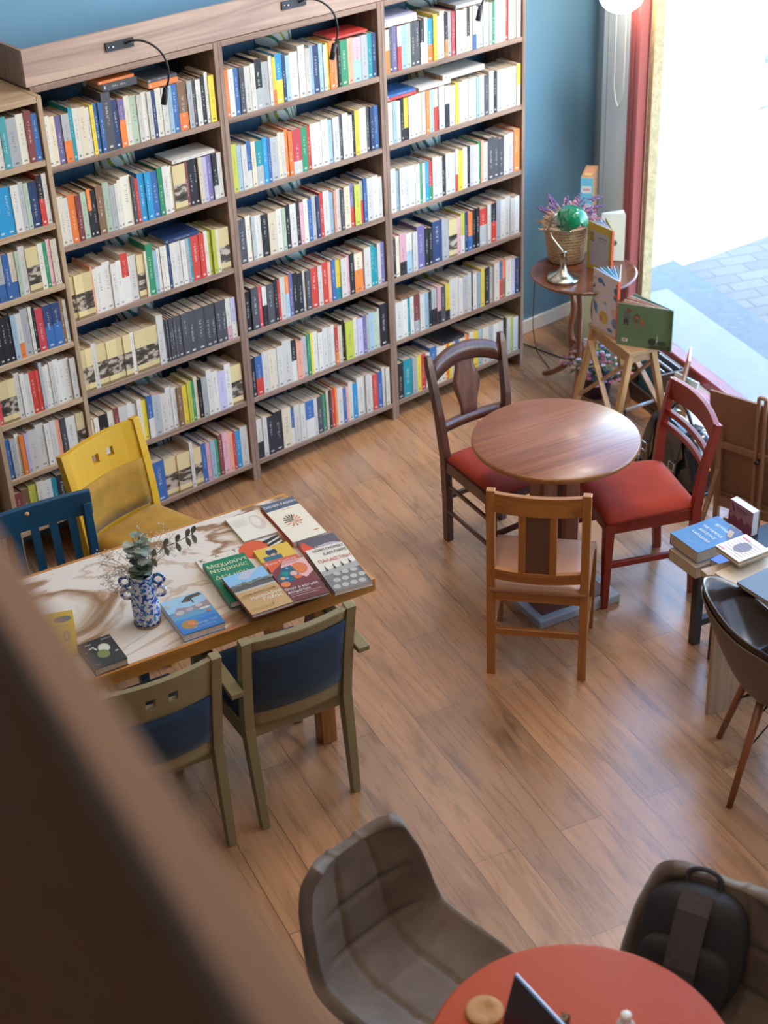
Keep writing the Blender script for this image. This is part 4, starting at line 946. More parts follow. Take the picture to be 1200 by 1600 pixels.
for i in range(2):
    art = [] if i == 0 else [('r', 0, .62, 1, 1, (.22, .42, .60)), ('p', [(.5, .8), (.9, 1), (.45, 1), (.3, .86)], (.42, .45, .5)), ('r', 0, .56, 1, .72, (.09, .085, .08)), ('r', 0, .53, 1, .58, (.42, .40, .36)), ('r', 0, 0, 1, .54, (.47, .29, .115)), ('r', 0, .36, 1, .42, (.40, .24, .09)),
      ('r', .0, .05, .6, .12, (.40, .23, .085)), ('e', .6, .11, .015, .03, (.1, .05, .03))]+[('e', .08+.13*j, .70+.012*(j % 3), .07, .035, (.20, .19, .17) if j % 2 else (.13, .15, .10)) for j in range(8)]
    tx = [] if i == 0 else [('Ημερολόγιο', .60, .34, .095, (.80, .74, .64)), ('Γάζας', .70, .24, .095, (.80, .74, .64)), ('ΑΤΕΦ ΑΜΠΟΥ ΣΑΪΦ', .5, .435, .05, (.16, .09, .04))]
    lying_book([(349, 905), (407, 882), (455, 937), (397, 965)], .7995+.015*i, .0145, ['lower dark-red-spined paperback beneath the desert-covered one', 'paperback with a blue sky and tan desert cover, red spine, beside the maroon one'][i], (.30, .035, .02), art, tx, spine=(.30, .03, .018))
lying_book([(465, 850), (519, 829), (579, 906), (525, 926)], .770, .020, 'grey and red book mostly hidden beneath the black-and-white Palestine book', (.10, .085, .10),
  [('p', [(0, .86), (.10, .98), (.30, .80), (.30, .72), (0, .72)], (.60, .06, .025)), ('e', .68, .76, .35, .09, (.42, .36, .40))], [('ΑΡΓΥΡΩ', .58, .81, .06, (.62, .45, .45))], spine=(.60, .06, .025))
lying_book([(479, 864), (532, 843), (579, 906), (525, 926)], .789, .0185, 'book with black author names, red Greek title and a grey barbed-wire photo', (.68, .62, .50),
  [('r', 0, 0, 1, .46, (.19, .17, .15)), ('p', [(0, .46), (1, .52), (1, .40), (0, .36)], (.36, .33, .29)), ('r', .93, .0, 1, .40, (.10, .09, .08))]
  +[('e', .14+.22*(j % 4)+.1*(j//4), .08+.13*(j//4), .09, .045, (.42, .39, .35)) for j in range(11)]+[('p', [(.15+.22*j, .44+.02*j), (.18+.22*j, .58+.01*j), (.21+.22*j, .44+.02*j)], (.06, .05, .05)) for j in range(4)],
  [('NOAM CHOMSKY', .56, .925, .088, BK), ('ILAN PAPPE', .66, .82, .088, BK), ('ΠΑΛΑΙΣΤΙΝΗ', .54, .665, .098, (.52, .06, .04))], spine=(.12, .10, .11))
lying_book([(252, 943), (311, 922), (352, 970), (287, 995)], .778, .028, 'thick book with a blue bay, tree and village picture beside the vase', (.055, .22, .48),
  [('r', 0, .62, 1, 1, (.30, .48, .60)), ('r', 0, .40, 1, .60, (.12, .30, .45)), ('p', [(0, .50), (.25, .72), (.55, .66), (1, .72), (1, .56), (.5, .54)], (.28, .24, .25)), ('e', .25, .58, .1, .06, (.45, .4, .36)), ('e', .5, .60, .09, .05, (.42, .34, .34)), ('e', .75, .64, .09, .05, (.5, .4, .36)),
   ('p', [(.42, .84), (.62, .96), (.92, .97), (.97, .90), (.7, .87), (.62, .80)], (.07, .06, .05)), ('r', .66, .74, .69, .86, (.08, .06, .05)), ('r', 0, 0, 1, .30, (.04, .17, .45)), ('e', .28, .22, .2, .12, (.35, .2, .06)), ('e', .32, .23, .08, .06, (.62, .2, .06)), ('e', .86, .42, .05, .03, (.62, .10, .03)), ('e', .08, .84, .07, .05, (.45, .42, .36)),
   ('e', .82, .52, .14, .03, (.6, .58, .55))], [('ΤΟ ΝΗΣΙ ΤΩΝ', .62, .17, .062, (.45, .55, .62)), ('ΘΗΣΑΥΡΩΝ', .56, .08, .062, (.30, .42, .55))], spine=(.62, .62, .60))
lying_book([(123, 1010), (168, 989), (199, 1026), (149, 1049)], .778, .026, 'small black book with a white and green fig picture near the table corner', (.035, .036, .036),
  [('e', .62, .62, .17, .15, (.62, .60, .52)), ('e', .62, .62, .12, .105, (.70, .68, .60)), ('e', .50, .42, .18, .15, (.20, .22, .08)), ('p', [(.2, .72), (.36, .76), (.42, .62), (.37, .60), (.33, .71), (.2, .68)], (.62, .6, .54)), ('r', .84, .36, .93, .40, (.6, .6, .55)), ('r', .07, .60, .10, .62, (.5, .5, .5))],
  [('Σούλης', .82, .90, .055, WH), ('Σύκα', .26, .86, .055, WH), ('Αγρα', .18, .12, .05, (.35, .35, .33))], pages=PAGE)
lying_book([(118, 1028), (152, 1016), (164, 1048), (130, 1063)], .7515, .0024, 'thin pale leaflet under the left edge of the small black book', (.55, .50, .46))
lying_book([(58, 966), (111, 949), (122, 1016), (66, 1036)], .759, .009, 'ochre-yellow book with a grey feather mark, left edge of the marble table', (.50, .31, .03),
  [('e', .70, .82, .24, .07, (.12, .12, .11)), ('e', .75, .42, .10, .12, (.22, .20, .16)), ('e', .75, .42, .04, .08, (.50, .31, .03)), ('r', .3, .66, .85, .675, (.25, .2, .1))])

# ---------------------------------------------------------------- vase with eucalyptus and gypsophila
def vase_mat():
    m, t, b = nt('splashed_glaze'); N = t.nodes.new; L = t.links.new
    tc = N('ShaderNodeTexCoord'); v = N('ShaderNodeTexVoronoi'); v.inputs['Scale'].default_value = 120; v.inputs['Randomness'].default_value = 1
    n = N('ShaderNodeTexNoise'); n.inputs['Scale'].default_value = 60; n.inputs['Detail'].default_value = 3
    mx = N('ShaderNodeMix'); mx.data_type = 'RGBA'; mx.inputs[0].default_value = .03
    L(tc.outputs['Object'], mx.inputs[6]); L(n.outputs['Color'], mx.inputs[7]); L(tc.outputs['Object'], n.inputs['Vector']); L(mx.outputs[2], v.inputs['Vector'])
    sp = N('ShaderNodeSeparateColor'); L(v.outputs['Color'], sp.inputs[0])
    r = ramp(t, [(0, (.02, .06, .36)), (.26, (.01, .22, .46)), (.36, (.05, .10, .50)), (.44, (.66, .66, .66)), (1, (.70, .70, .70))], 'CONSTANT'); L(sp.outputs[0], r.inputs[0]); L(r.outputs[0], b.inputs['Base Color']); b.inputs['Roughness'].default_value = .15
    return m
VZ = vase_mat(); vx = at(231, 972, .75)
va = thing('vase', 'white vase splashed with blue, ring handles, holding eucalyptus on the marble table', 'vase', (vx.x, vx.y, .7495))
MB().lathe([(.036, 0), (.042, .003), (.045, .02), (.046, .09), (.043, .13), (.038, .16), (.034, .185), (.037, .195), (.034, .196), (.030, .185), (.035, .15), (.0, .14)], m=VZ, seg=36, caps=False).build('body', None, va)
MB().lathe([(.0, 0), (.0455, 0), (.0465, .004), (.0462, .009)], m=mat('raw_clay', (.36, .25, .15), .8), seg=36, caps=False).build('clay_foot', None, va, label='unglazed tan clay foot')
vd = Vector(CR[0]); 
for sx, zs in ((-1, (.168, .118)), (1, (.176, .128))):
    for z in zs:
        c = Vector((vd.x*sx*.056, vd.y*sx*.056, z)); pts = [c+Vector((vd.x*math.cos(2*PI*k/16)*.018, vd.y*math.cos(2*PI*k/16)*.018, math.sin(2*PI*k/16)*.018)) for k in range(16)]
        MB().tube(pts, .0065, VZ, closed=True, seg=8).build('ring_handle', None, va)
EUC = mat('eucalyptus_leaf', (.33, .37, .30), .55, noise=.25, nscale=30); EUC2 = mat('eucalyptus_leaf_dark', (.17, .22, .16), .5); STM = mat('brown_stem', (.16, .10, .06), .6)
def leaf(mb, base, d, up, L_, w, m, round_=True):
    d = d.normalized(); s = d.cross(up); s = s.normalized() if s.length > 1e-3 else Vector((1, 0, 0)); n = s.cross(d)
    rows = []
    for i in range(6):
        t = i/5; ww = w*math.sin(PI*min(.999, max(.02, t**(.8 if round_ else 1.1))))**.7
        c = base+d*L_*t+n*(-.18*L_*t*t)
        rows.append([c-s*ww/2+n*ww*.12, c, c+s*ww/2+n*ww*.12])
    mb.grid(rows, m)
rg = random.Random(5)
bq = thing('eucalyptus_bouquet', 'grey-green eucalyptus sprigs with white gypsophila standing in the blue-splashed vase', 'plant', (vx.x, vx.y, .91))
mb1, mb2, ms = MB(), MB(), MB()
Rv, Uv = Vector((CR[0][0], CR[0][1], 0)).normalized(), Vector((0, 0, 1)); Fv = Vector((.62, .78, 0))
for k in range(9):   # compact cluster of big round leaves
    a = rg.uniform(-1, 1); tip = Rv*(a*.05-.012)+Uv*rg.uniform(.07, .165)+Fv*rg.uniform(-.04, .04)
    ms.tube([Vector((0, 0, -.02)), tip*.5+Rv*.006, tip], .0016, STM, seg=5)
    for q in range(7):
        t = .3+.7*q/6; p = tip*t; an = rg.uniform(0, 2*PI); d = Vector((math.cos(an), math.sin(an), rg.uniform(-.1, .8)))
        leaf(mb1 if rg.random() < .6 else mb2, p, d, Uv, rg.uniform(.034, .052), rg.uniform(.030, .046), None)
sp_ = [Rv*.0+Uv*.02, Rv*.045+Uv*.10, Rv*.09+Uv*.14, Rv*.13+Uv*.155, Rv*.165+Uv*.175, Rv*.185+Uv*.185]
ms.tube(sp_, .0014, STM, seg=5)
for i, p in enumerate(sp_[1:]):
    for sg in (-1, 1): leaf(mb2, p, Rv*.35+Uv*sg*.9+Fv*.2*sg, Fv, .034, .017, None, False)
mb1.build('leaves', EUC, bq); mb2.build('dark_leaves', EUC2, bq); ms.build('stems', None, bq)
GY = mat('gypsophila_white', (.70, .64, .54), .8); mb3, mb4 = MB(), MB()
for k in range(34):
    if k < 20: tip = Rv*rg.uniform(-.13, -.03)+Uv*rg.uniform(-.03, .13)+Fv*rg.uniform(-.05, .05)
    else: tip = Rv*rg.uniform(.0, .11)+Uv*rg.uniform(.09, .20)+Fv*rg.uniform(-.03, .06)
    mb4.tube([Vector((0, 0, -.01)), tip*.55+Uv*.02, tip], .0006, STM, seg=4)
    for q in range(9):
        e = tip+Vector((rg.uniform(-1, 1), rg.uniform(-1, 1), rg.uniform(-1, 1)))*.024
        mb4.tube([tip, e], .0004, STM, seg=3, cap=False); mb3.ball(e, rg.uniform(.0016, .0032), None, sub=1)
tag(mb3.build('gypsophila_blossom', GY, bq, label='tiny white gypsophila flowers'), kind='stuff'); mb4.build('gypsophila_stems', None, bq)

# ---------------------------------------------------------------- oak book table, black bench and their books (right edge)
dz = math.radians(-16)
dk = thing('display_table', 'low oak panel-sided table at the right edge carrying piles of books', 'table', (.197, -2.624, 0), dz)
B('leg_panel', (.16, .010, .285), (.32, .020, .57), OAKV, dk); B('leg_panel', (1.0, .010, .285), (.32, .020, .57), OAKV, dk)
B('tabletop', (.58, .03, .582), (1.16, .18, .024), OAK, dk, bev=.001); B('apron', (.58, .010, .53), (.52, .018, .08), OAK, dk)
bn = thing('metal_bench', 'narrow black metal-legged bench behind the oak table, holding thick books', 'bench', (.514, -2.285, 0), math.radians(-14))
for lx in (0, .85):
    for ly in (0, -.13): B('leg', (lx, ly, .215), (.034, .034, .43), BLACKM, bn)
B('stretcher', (.425, 0, .10), (.82, .03, .03), BLACKM, bn); B('bench_top', (.415, -.065, .44), (.90, .18, .022), BLACKM, bn, bev=.002)
GB = 'books on the right tables'
lying_book([(1120, 830), (1162, 860), (1086, 889), (1047, 857)], .5005, .048, 'thick tan-paged book under the blue one on the black bench', (.30, .22, .15), [], [], group=GB, pages=PAGE)
def longbook(c4, ztop, t, label, col, art=(), texts=(), **k): return lying_book(c4, ztop, t, label, col, art, texts, group=GB, pages=PAGE, **k)
longbook([(1122, 806), (1164, 836), (1090, 864), (1048, 832)], .552, .050, 'thick blue book with white wavy lettering, topmost on the black bench', (.05, .16, .31),
  [('r', .0, .88, 1, 1, (.04, .12, .25)), ('p', [(.5, 1), (1, 1), (1, .62), (.8, .70), (.62, .84)], (.05, .04, .10)), ('p', [(.62, .9), (.8, .72), (.92, .74), (.78, .9)], (.42, .26, .12))]
  +[('p', [(.30+.5*q, .04), (.5, .10+.07*q), (.70, .16+.05*q), (.5, .095+.07*q)], (.35, .5, .62)) for q in (.1, .3, .5)])
o, w, h = longbook([(1166, 832), (1166+36, 862), (1154, 876), (1118, 854)], .668, .016, 'white book with red and black bull drawing on top of the cream pile', (.70, .64, .52),
  [('e', .5, .5, .22, .26, (.13, .14, .16)), ('e', .45, .66, .12, .1, (.13, .14, .16)), ('r', .05, .05, .30, .09, (.55, .12, .08)), ('r', .08, .82, .4, .87, (.55, .12, .08))]+[('r', .1, .1+.1*i, .9, .115+.1*i, (.58, .16, .12)) for i in range(8)])
for i, (t_, c) in enumerate(((.018, (.62, .5, .34)), (.018, (.6, .48, .32)))):
    longbook([(1167, 834), (1203, 864), (1155, 878), (1119, 856)], .6505-.019*i, t_, ['cream paperback directly beneath the bull-drawing book', 'lowest cream paperback of the pile with the bull drawing on top'][i], c)
longbook([(1204, 850), (1245, 885), (1154, 923), (1126, 895)], .611, .008, 'bare cream-covered book lying at the front corner of the oak table', (.66, .55, .40))
longbook([(1204, 852), (1246, 886), (1157, 925), (1128, 897)], .6025, .008, 'cream book just under the bare cream-covered one, oak table corner', (.58, .47, .33))
for i in range(4):
    longbook([(1225, 880), (1262, 925), (1204, 958), (1166, 903)], .628+.0165*i, .016, ['lowest tan-paged book of the slate-covered pile near the right edge', 'second book from the bottom of the slate-covered pile', 'third book from the bottom of the slate-covered pile', 'slate-blue covered book topmost of its pile near the right edge'][i], (.36, .27, .18) if i < 3 else (.10, .115, .15))
tb_ = longbook([(1134, 862), (1150, 872), (1128, 885), (1110, 873)], .548, .060, 'thick blue-covered tan-paged book tucked between bench and oak table', (.05, .13, .42))
# small book standing on its edge behind the blue book
p0 = at(1143, 852, .4515); t = thing('book', 'small dark pink and navy book standing upright behind the thick blue one', 'book', (.745, -2.30, .4512), math.radians(-100), GB)
B('cover', (0, -.017, .055), (.135, .0016, .110), mat('dusty_pink_cover', (.34, .16, .20), .5), t); B('cover', (0, .017, .055), (.135, .0016, .110), mat('dusty_pink_cover', (.34, .16, .20), .5), t)
B('page_block', (0, 0, .0555), (.131, .032, .107), PGW, t)
mesh_art([('p', [(0, 0), (1, 0), (1, .35), (.8, .5), (.7, .3), (.55, .55), (.4, .3), (.25, .5), (.1, .3), (0, .45)], (.22, .05, .09)), ('p', [(.1, .9), (.2, .62), (.25, .62), (.16, .92)], (.03, .03, .06)), ('r', .3, .8, .8, .83, (.05, .05, .1)), ('r', .3, .72, .7, .74, (.05, .05, .1))], .135, .11, 0, t, 'cover_print', Matrix.Translation((0, -.0185, .055)) @ Matrix.Rotation(PI/2, 4, 'X'))
blue = [q for q in bpy.data.objects if q.get('label', '').startswith('thick blue book with white')][0]
cvb = [c for c in blue.children if c.name.startswith('cover')][0]
for s, x, y, sz, rz_ in (('BETTINA', .5, .82, .017, 0), ('THE FAMOUS', .47, .62, .017, 0), ('ΒΑΚΕΛΗΣ', .5, .48, .018, 0), ('ΚΑΡΑΔΗΜ)', .5, .33, .018, 0)):
    text('cover_title', s, sz*1.1, ink(WH), cvb, Matrix.Translation(((x-.5)*.158, (y-.5)*.215, .0512)), .0001)

# ---------------------------------------------------------------- side table corner
MAH = wood('mahogany', (.16, .05, .022), (.075, .022, .012), axis=0, rough=.22, coat=.5); MAHL = wood('mahogany_leg', (.26, .085, .032), (.13, .04, .018), axis=2, rough=.28, coat=.4)
SX, SY, SZ_ = 1.765, -.445, .68
a = thing('side_table', 'round dark mahogany side table on curved legs in the blue corner', 'table', (SX, SY, 0))
MB().lathe([(0, SZ_-.035), (.20, SZ_-.034), (.235, SZ_-.024), (.262, SZ_-.016), (.268, SZ_-.006), (.262, SZ_), (.25, SZ_-.003), (0, SZ_-.003)], m=MAH, seg=56, caps=False).build('tabletop', None, a)
for k in range(3):
    an = math.radians(93+120*k); d = Vector((math.cos(an), math.sin(an), 0))
    prof = [(.10, SZ_-.04), (.085, .58), (.055, .50), (.06, .42), (.085, .36), (.075, .30), (.045, .24), (.07, .16), (.14, .09), (.22, .035), (.27, .02)]
    MB().sweep([d*r+Vector((0, 0, z)) for r, z in prof], .03, .04, MAHL, (0, 0, 1) if 0 else d.cross(Vector((0, 0, 1))), ws=[(.036, .03)]*4+[(.04, .03)]*4+[(.034, .028)]*3).build('curved_leg', None, a, sub=1)
MB().lathe([(.0, .19), (.045, .20), (.05, .24), (.035, .29), (.0, .30)], m=MAHL, seg=20, caps=False).build('hub', None, a)
# wicker basket of dried flowers
def wicker():
    m, t, b = nt('wicker'); N = t.nodes.new; L = t.links.new
    tc = N('ShaderNodeTexCoord'); w = N('ShaderNodeTexWave'); w.bands_direction = 'Z'; w.inputs['Scale'].default_value = 20; w.inputs['Distortion'].default_value = 5; w.inputs['Detail Scale'].default_value = 6; L(tc.outputs['Object'], w.inputs['Vector'])
    r = ramp(t, [(.0, (.30, .16, .07)), (.5, (.50, .31, .15)), (1, (.60, .40, .21))]); L(w.outputs['Fac'], r.inputs[0]); L(r.outputs[0], b.inputs['Base Color']); b.inputs['Roughness'].default_value = .65
    bp = N('ShaderNodeBump'); bp.inputs['Strength'].default_value = .8; bp.inputs['Distance'].default_value = .004; L(w.outputs['Fac'], bp.inputs['Height']); L(bp.outputs[0], b.inputs['Normal'])
    return m
WK = wicker(); bp_ = at(884, 408, SZ_)
a = thing('wicker_basket', 'woven wicker basket full of dried flowers on the mahogany side table', 'basket', (bp_.x+.02, bp_.y+.02, SZ_))
MB().lathe([(.0, .0), (.085, .0), (.092, .01), (.105, .10), (.118, .185), (.122, .195), (.114, .195), (.098, .10), (.08, .02), (0, .02)], m=WK, seg=40, caps=False).build('basket_body', None, a)
MB().tube([(.118*math.cos(2*PI*k/24), .118*math.sin(2*PI*k/24), .196+.003*(k % 2)) for k in range(24)], .007, WK, closed=True, seg=8).build('rim', None, a)
FL = [mat('lavender_purple', (.17, .09, .22), .8), mat('dusty_pink_flower', (.50, .20, .26), .8), mat('dried_tan_flower', (.48, .28, .17), .8), mat('pale_pink_flower', (.62, .42, .44), .8)]
fl = thing('dried_flowers', 'purple lavender and dusty pink dried flowers spilling out of the wicker basket', 'flowers', (bp_.x+.02, bp_.y+.02, SZ_+.16))
mbs = [MB() for _ in range(4)]; mst = MB()
for k in range(90):
    side = rg.uniform(-1, 1)
    i = 0 if k % 4 == 0 else (2 if side < -.1 and k % 2 else (1 if k % 2 else 3))
    tip = Rv*side*(.15 if i == 0 else .135)+Uv*((rg.uniform(.10, .19) if i == 0 else rg.uniform(.05, .13))-.05*abs(side))+Fv*rg.uniform(-.09, .08)
    mst.tube([Vector((side*.03, 0, -.05)), tip*.5+Uv*.02, tip], .0012, STM, seg=4)
    d = tip.normalized()+Rv*(side*.8+rg.uniform(-.6, .6))+Fv*rg.uniform(-.5, .5)
    for q in range(8): mbs[i].ball(tip+d.normalized()*(.007*q-.01)+Vector((rg.uniform(-1, 1), rg.uniform(-1, 1), rg.uniform(-1, 1)))*.004, .0075-.0004*q, None, sub=1)
for i, n_ in enumerate(('lavender_heads', 'pink_heads', 'tan_heads', 'pale_heads')): tag(mbs[i].build(n_, FL[i], fl), kind='stuff')
mst.build('stems', None, fl)
# green banker's lamp
lb = at(880, 437, SZ_); BRS = mat('aged_nickel', (.50, .46, .36), .22, metal=1)
a = thing('banker_lamp', 'nickel banker lamp with a glossy green glass shade on the side table', 'lamp', (lb.x+.01, lb.y+.01, SZ_-.002))
MB().lathe([(0, 0), (.082, 0), (.085, .006), (.078, .016), (.055, .026), (.03, .04), (.018, .06), (.013, .075), (.013, .14), (.017, .142), (.017, .15), (0, .152)], m=BRS, seg=40, caps=False).build('base', None, a)
MB().tube([Vector((0, 0, .145)), Vector((0, 0, .155))-Rv*.012, Uv*.225-Rv*.062, Uv*.27-Rv*.075, Uv*.31-Rv*.066, Uv*.345-Rv*.035], .0055, BRS, seg=10).build('gooseneck', None, a)
MB().tube([Uv*.255-Rv*.075, Uv*.262+Rv*.02-Fv*.03], .004, BRS, seg=8).build('swivel_arm', None, a)
MB().ball(Uv*.262+Rv*.022-Fv*.034, .010, BRS).build('knob', None, a)
GRG = mat('green_glass_shade', (.0, .17, .065), .08, coat=.8); mb = MB(); P = []
ax = (Rv*.35+Uv*.15+Fv*-.92).normalized(); sx_ = (Rv*.9+Fv*.35).normalized(); cc = Uv*.30+Rv*.035
rows = []
for i in range(13):
    t = i/12*2-1; e = (1-abs(t)**3.0)**.5 if abs(t) < 1 else 0
    rows.append([cc+ax*t*.10+(sx_*math.cos(b_)*.066+Uv*math.sin(b_)*.080)*max(.03, e) for b_ in [math.radians(-25+ (215+15)*j/16) for j in range(17)]])
mb.grid(rows, GRG); mb.build('glass_shade', None, a, solid=.004, sub=1)
# cable of the lamp
cb = [Vector((1.56, -.28, .66)), Vector((1.60, -.10, .5)), Vector((1.66, .05, .2)), Vector((1.75, .05, .02)), Vector((1.80, -.08, .006)), Vector((1.90, -.10, .005))]
def smooth(pts, n=5):
    out = []
    for i in range(len(pts)-1):
        p0, p1, p2, p3 = (Vector(pts[max(0, min(len(pts)-1, i+k))]) for k in (-1, 0, 1, 2))
        for q in range(n):
            u = q/n; out.append(.5*((2*p1)+(p2-p0)*u+(2*p0-5*p1+4*p2-p3)*u*u+(3*p1-p0-3*p2+p3)*u**3))
    return out+[Vector(pts[-1])]
c1 = [at(836, 430, .64), at(834, 470, .45), at(833, 510, .25), at(838, 545, .05), at(847, 560, .006), at(862, 580, .005)]
BL_ = [o for o in bpy.data.objects if o.name == 'banker_lamp'][0]
MB().tube([p-BL_.location for p in smooth(c1)], .0028, BLACKM, seg=6).build('power_cord', None, BL_)
c2 = [at(815, 536, .006), at(850, 549, .006), at(880, 560, .006), at(900, 570, .006)]
tag(MB().tube(smooth(c2), .0035, BLACKM, seg=6).build('floor_cord'), 'black cable lying on the floor from the bookcase towards the side table', 'cord')

def vbook(label, foot, rz, w, h, spread, c_out, art=(), c_in=(.7, .68, .62), leaves=6, leafcols=((.7, .7, .68),), texts=(), spinecol=None, group='children books on display'):
    """open book standing on its lower edge: spine at the origin, front cover along +x, other cover opened by 'spread' towards +y"""
    o = thing('open_book', label, 'book', foot, rz, group); th = .003
    cv = B('cover', (w/2, 0, h/2), (w, th, h), ink(c_out), o)
    R2 = Matrix.Rotation(spread, 4, 'Z')
    B('rear_cover', (R2 @ Vector((w/2, 0, h/2))), (w, th, h), ink(c_out), o, rot=R2)
    if spinecol: B('spine', (-.003, .004, h/2), (.006, .014, h), ink(spinecol), o)
    for k in range(leaves):
        R3 = Matrix.Rotation(spread*(k+1)/(leaves+1), 4, 'Z'); MB().box(R3 @ Vector((w*.485+.003, 0, h/2)), (w*.95, .0022, h*.965), ink(leafcols[k % len(leafcols)]), rot=R3).build('page', None, o)
    Mf = Matrix.Translation((w/2, -th/2, h/2)) @ Matrix.Rotation(PI/2, 4, 'X')
    mesh_art(art, w, h, .0001, cv, 'cover_print', Mf)
    for s, x, y, sz, tc in texts: text('cover_text', s, sz, ink(tc), cv, Mf @ Matrix.Translation(((x-.5)*w, (y-.5)*h, .003)), .0001)
    return o
# yellow and blue open book on the side table
f0 = at(918, 415, SZ_); f1 = at(955, 432, SZ_); dr = math.atan2((f1-f0).y, (f1-f0).x)
vbook('open picture book with ochre-framed grey cover standing on the side table', (f1.x-.01, f1.y-.01, SZ_), dr+PI, .185, .245, -math.radians(30), (.50, .34, .03),
  [], leaves=5, leafcols=((.35, .42, .58), (.7, .68, .66)), spinecol=(.5, .07, .02))
ob = [q for q in bpy.data.objects if q.get('label', '').startswith('open picture book with ochre')][0]
cv = [c for c in ob.children if c.name.startswith('cover')][0]
mesh_art([('r', .10, .10, .86, .84, (.42, .38, .40)), ('r', .12, .60, .26, .80, (.20, .14, .06)), ('r', .15, .63, .24, .77, (.40, .26, .03)), ('r', .45, .72, .78, .745, (.18, .16, .18)), ('r', .5, .66, .74, .675, (.2, .18, .2))], .185, .245, .0001, cv, 'cover_print', Matrix.Translation((.0925, .0015, .1225)) @ Matrix.Rotation(PI, 4, 'Z') @ Matrix.Rotation(PI/2, 4, 'X'))
vbook('white open card with green plant pictures behind the ochre picture book', (1.93, -.40, SZ_), math.radians(-52), .12, .25, math.radians(28), (.66, .68, .68),
  [('e', .35, .50, .12, .07, (.05, .16, .12)), ('e', .55, .38, .14, .06, (.04, .14, .12)), ('e', .4, .26, .1, .05, (.05, .18, .14)), ('r', .46, .2, .49, .6, (.05, .14, .1))], leaves=2, group='children books on display')
# pedestal with the tall box book
a = thing('pedestal', 'khaki square pedestal in the corner behind the side table', 'stand', (2.155, -.10, 0), math.radians(-37))
B('column', (0, 0, .335), (.10, .16, .67), mat('khaki_board', (.26, .21, .10), .6), a); B('cap_board', (0, 0, .675), (.12, .19, .012), mat('khaki_board', (.26, .21, .10), .6), a, bev=.002); B('foot_board', (0, 0, .008), (.14, .19, .016), mat('khaki_board', (.26, .21, .10), .6), a)
q0, q1, q2 = at(918, 277, 1.0), at(937, 278, 1.0), at(906, 258, 1.0)
ctr = (q1+q2)/2; wv = (q1-q0); dv = (q2-q0); rr = math.atan2(wv.y, wv.x)
o = thing('boxed_book', 'tall boxed book with sky-blue spine and orange top, standing by the grey corner', 'book', (ctr.x, ctr.y, .6815), rr)
B('case', (0, 0, .159), (wv.length, dv.length, .318), ink((.42, .22, .10)), o)
B('case_spine', (0, -dv.length/2-.001, .159), (wv.length, .002, .318), ink((.14, .45, .60)), o)
mesh_art([('e', .5, .5, .38, .36, (.55, .24, .14)), ('r', .15, .2, .8, .35, (.65, .42, .12))], wv.length, dv.length, .3185, o, 'top_print')
mesh_art([('r', .1, .74, .9, .86, (.60, .66, .68)), ('e', .5, .36, .42, .10, (.72, .62, .52)), ('e', .5, .36, .26, .06, (.42, .10, .06)), ('r', .2, .78, .8, .82, (.60, .30, .28))], wv.length, .318, 0, o, 'spine_print', Matrix.Translation((0, -dv.length/2-.0022, .159)) @ Matrix.Rotation(PI/2, 4, 'X'))

# stool with two open picture books
PINE = wood('pine_stool', (.48, .26, .105), (.34, .17, .06), axis=2, rough=.45); PINX = wood('pine_stool_x', (.40, .23, .11), (.28, .15, .065), axis=0, rough=.45)
A_, B_, C_ = Vector((1.627, -.614, 0)), Vector((1.51, -.994, 0)), Vector((1.635, -1.039, 0))
lu = (A_-B_).normalized(); su = Vector((-lu.y, lu.x, 0))*-1; LL = (A_-B_).length; WW = .165
sc_ = B_+lu*LL/2+su*WW/2
a = thing('step_stool', 'wooden trestle stool with crossed braces carrying two open picture books', 'stool', (sc_.x, sc_.y, 0), math.atan2(lu.y, lu.x))
# local x along the length, local y = away from su
sy = -1 if Vector((-lu.y, lu.x, 0)).dot(su) < 0 else 1
B('seat_board', (0, 0, .489), (LL, WW, .022), PINX, a, bev=.002)
for s in (-1, 1):
    B('long_rail', (0, s*(WW/2-.018), .455), (LL-.05, .016, .045), PINX, a)
    for q in (-1, 1): MB().bar((q*(LL/2-.025), s*(WW/2-.02), .478), (q*(LL/2-.005), s*(WW/2+.075), 0), .032, .030, PINE, (0, 1, 0), bev=.002).build('leg', None, a)
    MB().bar((-LL/2+.04, s*(WW/2-.002), .42), (LL/2-.03, s*(WW/2+.048), .13), .012, .026, PINX, (0, 1, 0)).build('cross_brace', None, a)
    MB().bar((LL/2-.04, s*(WW/2-.002)+s*.012, .42), (-LL/2+.03, s*(WW/2+.060), .13), .012, .026, PINX, (0, 1, 0)).build('cross_brace', None, a)
for q in (-1, 1): MB().bar((q*(LL/2-.03), -(WW/2-.01), .455), (q*(LL/2-.03), (WW/2-.01), .455), .016, .045, PINX).build('short_rail', None, a)
PC = (.56, .48, .47)
w0, w1 = at(925, 506, .501), at(964, 530, .501); dr = math.atan2((w1-w0).y, (w1-w0).x)
vbook('tall open picture book with pink-white patterned cover standing on the stool', (w1.x, w1.y, .501), dr+PI, (w1-w0).length, .30, math.radians(-38), PC, leaves=7, leafcols=((.10, .38, .66), (.70, .72, .74), (.02, .35, .38), (.7, .72, .74)), spinecol=(.58, .08, .03))
ob = [q for q in bpy.data.objects if q.get('label', '').startswith('tall open picture')][0]; cv = [c for c in ob.children if c.name.startswith('cover')][0]
ww = (w1-w0).length
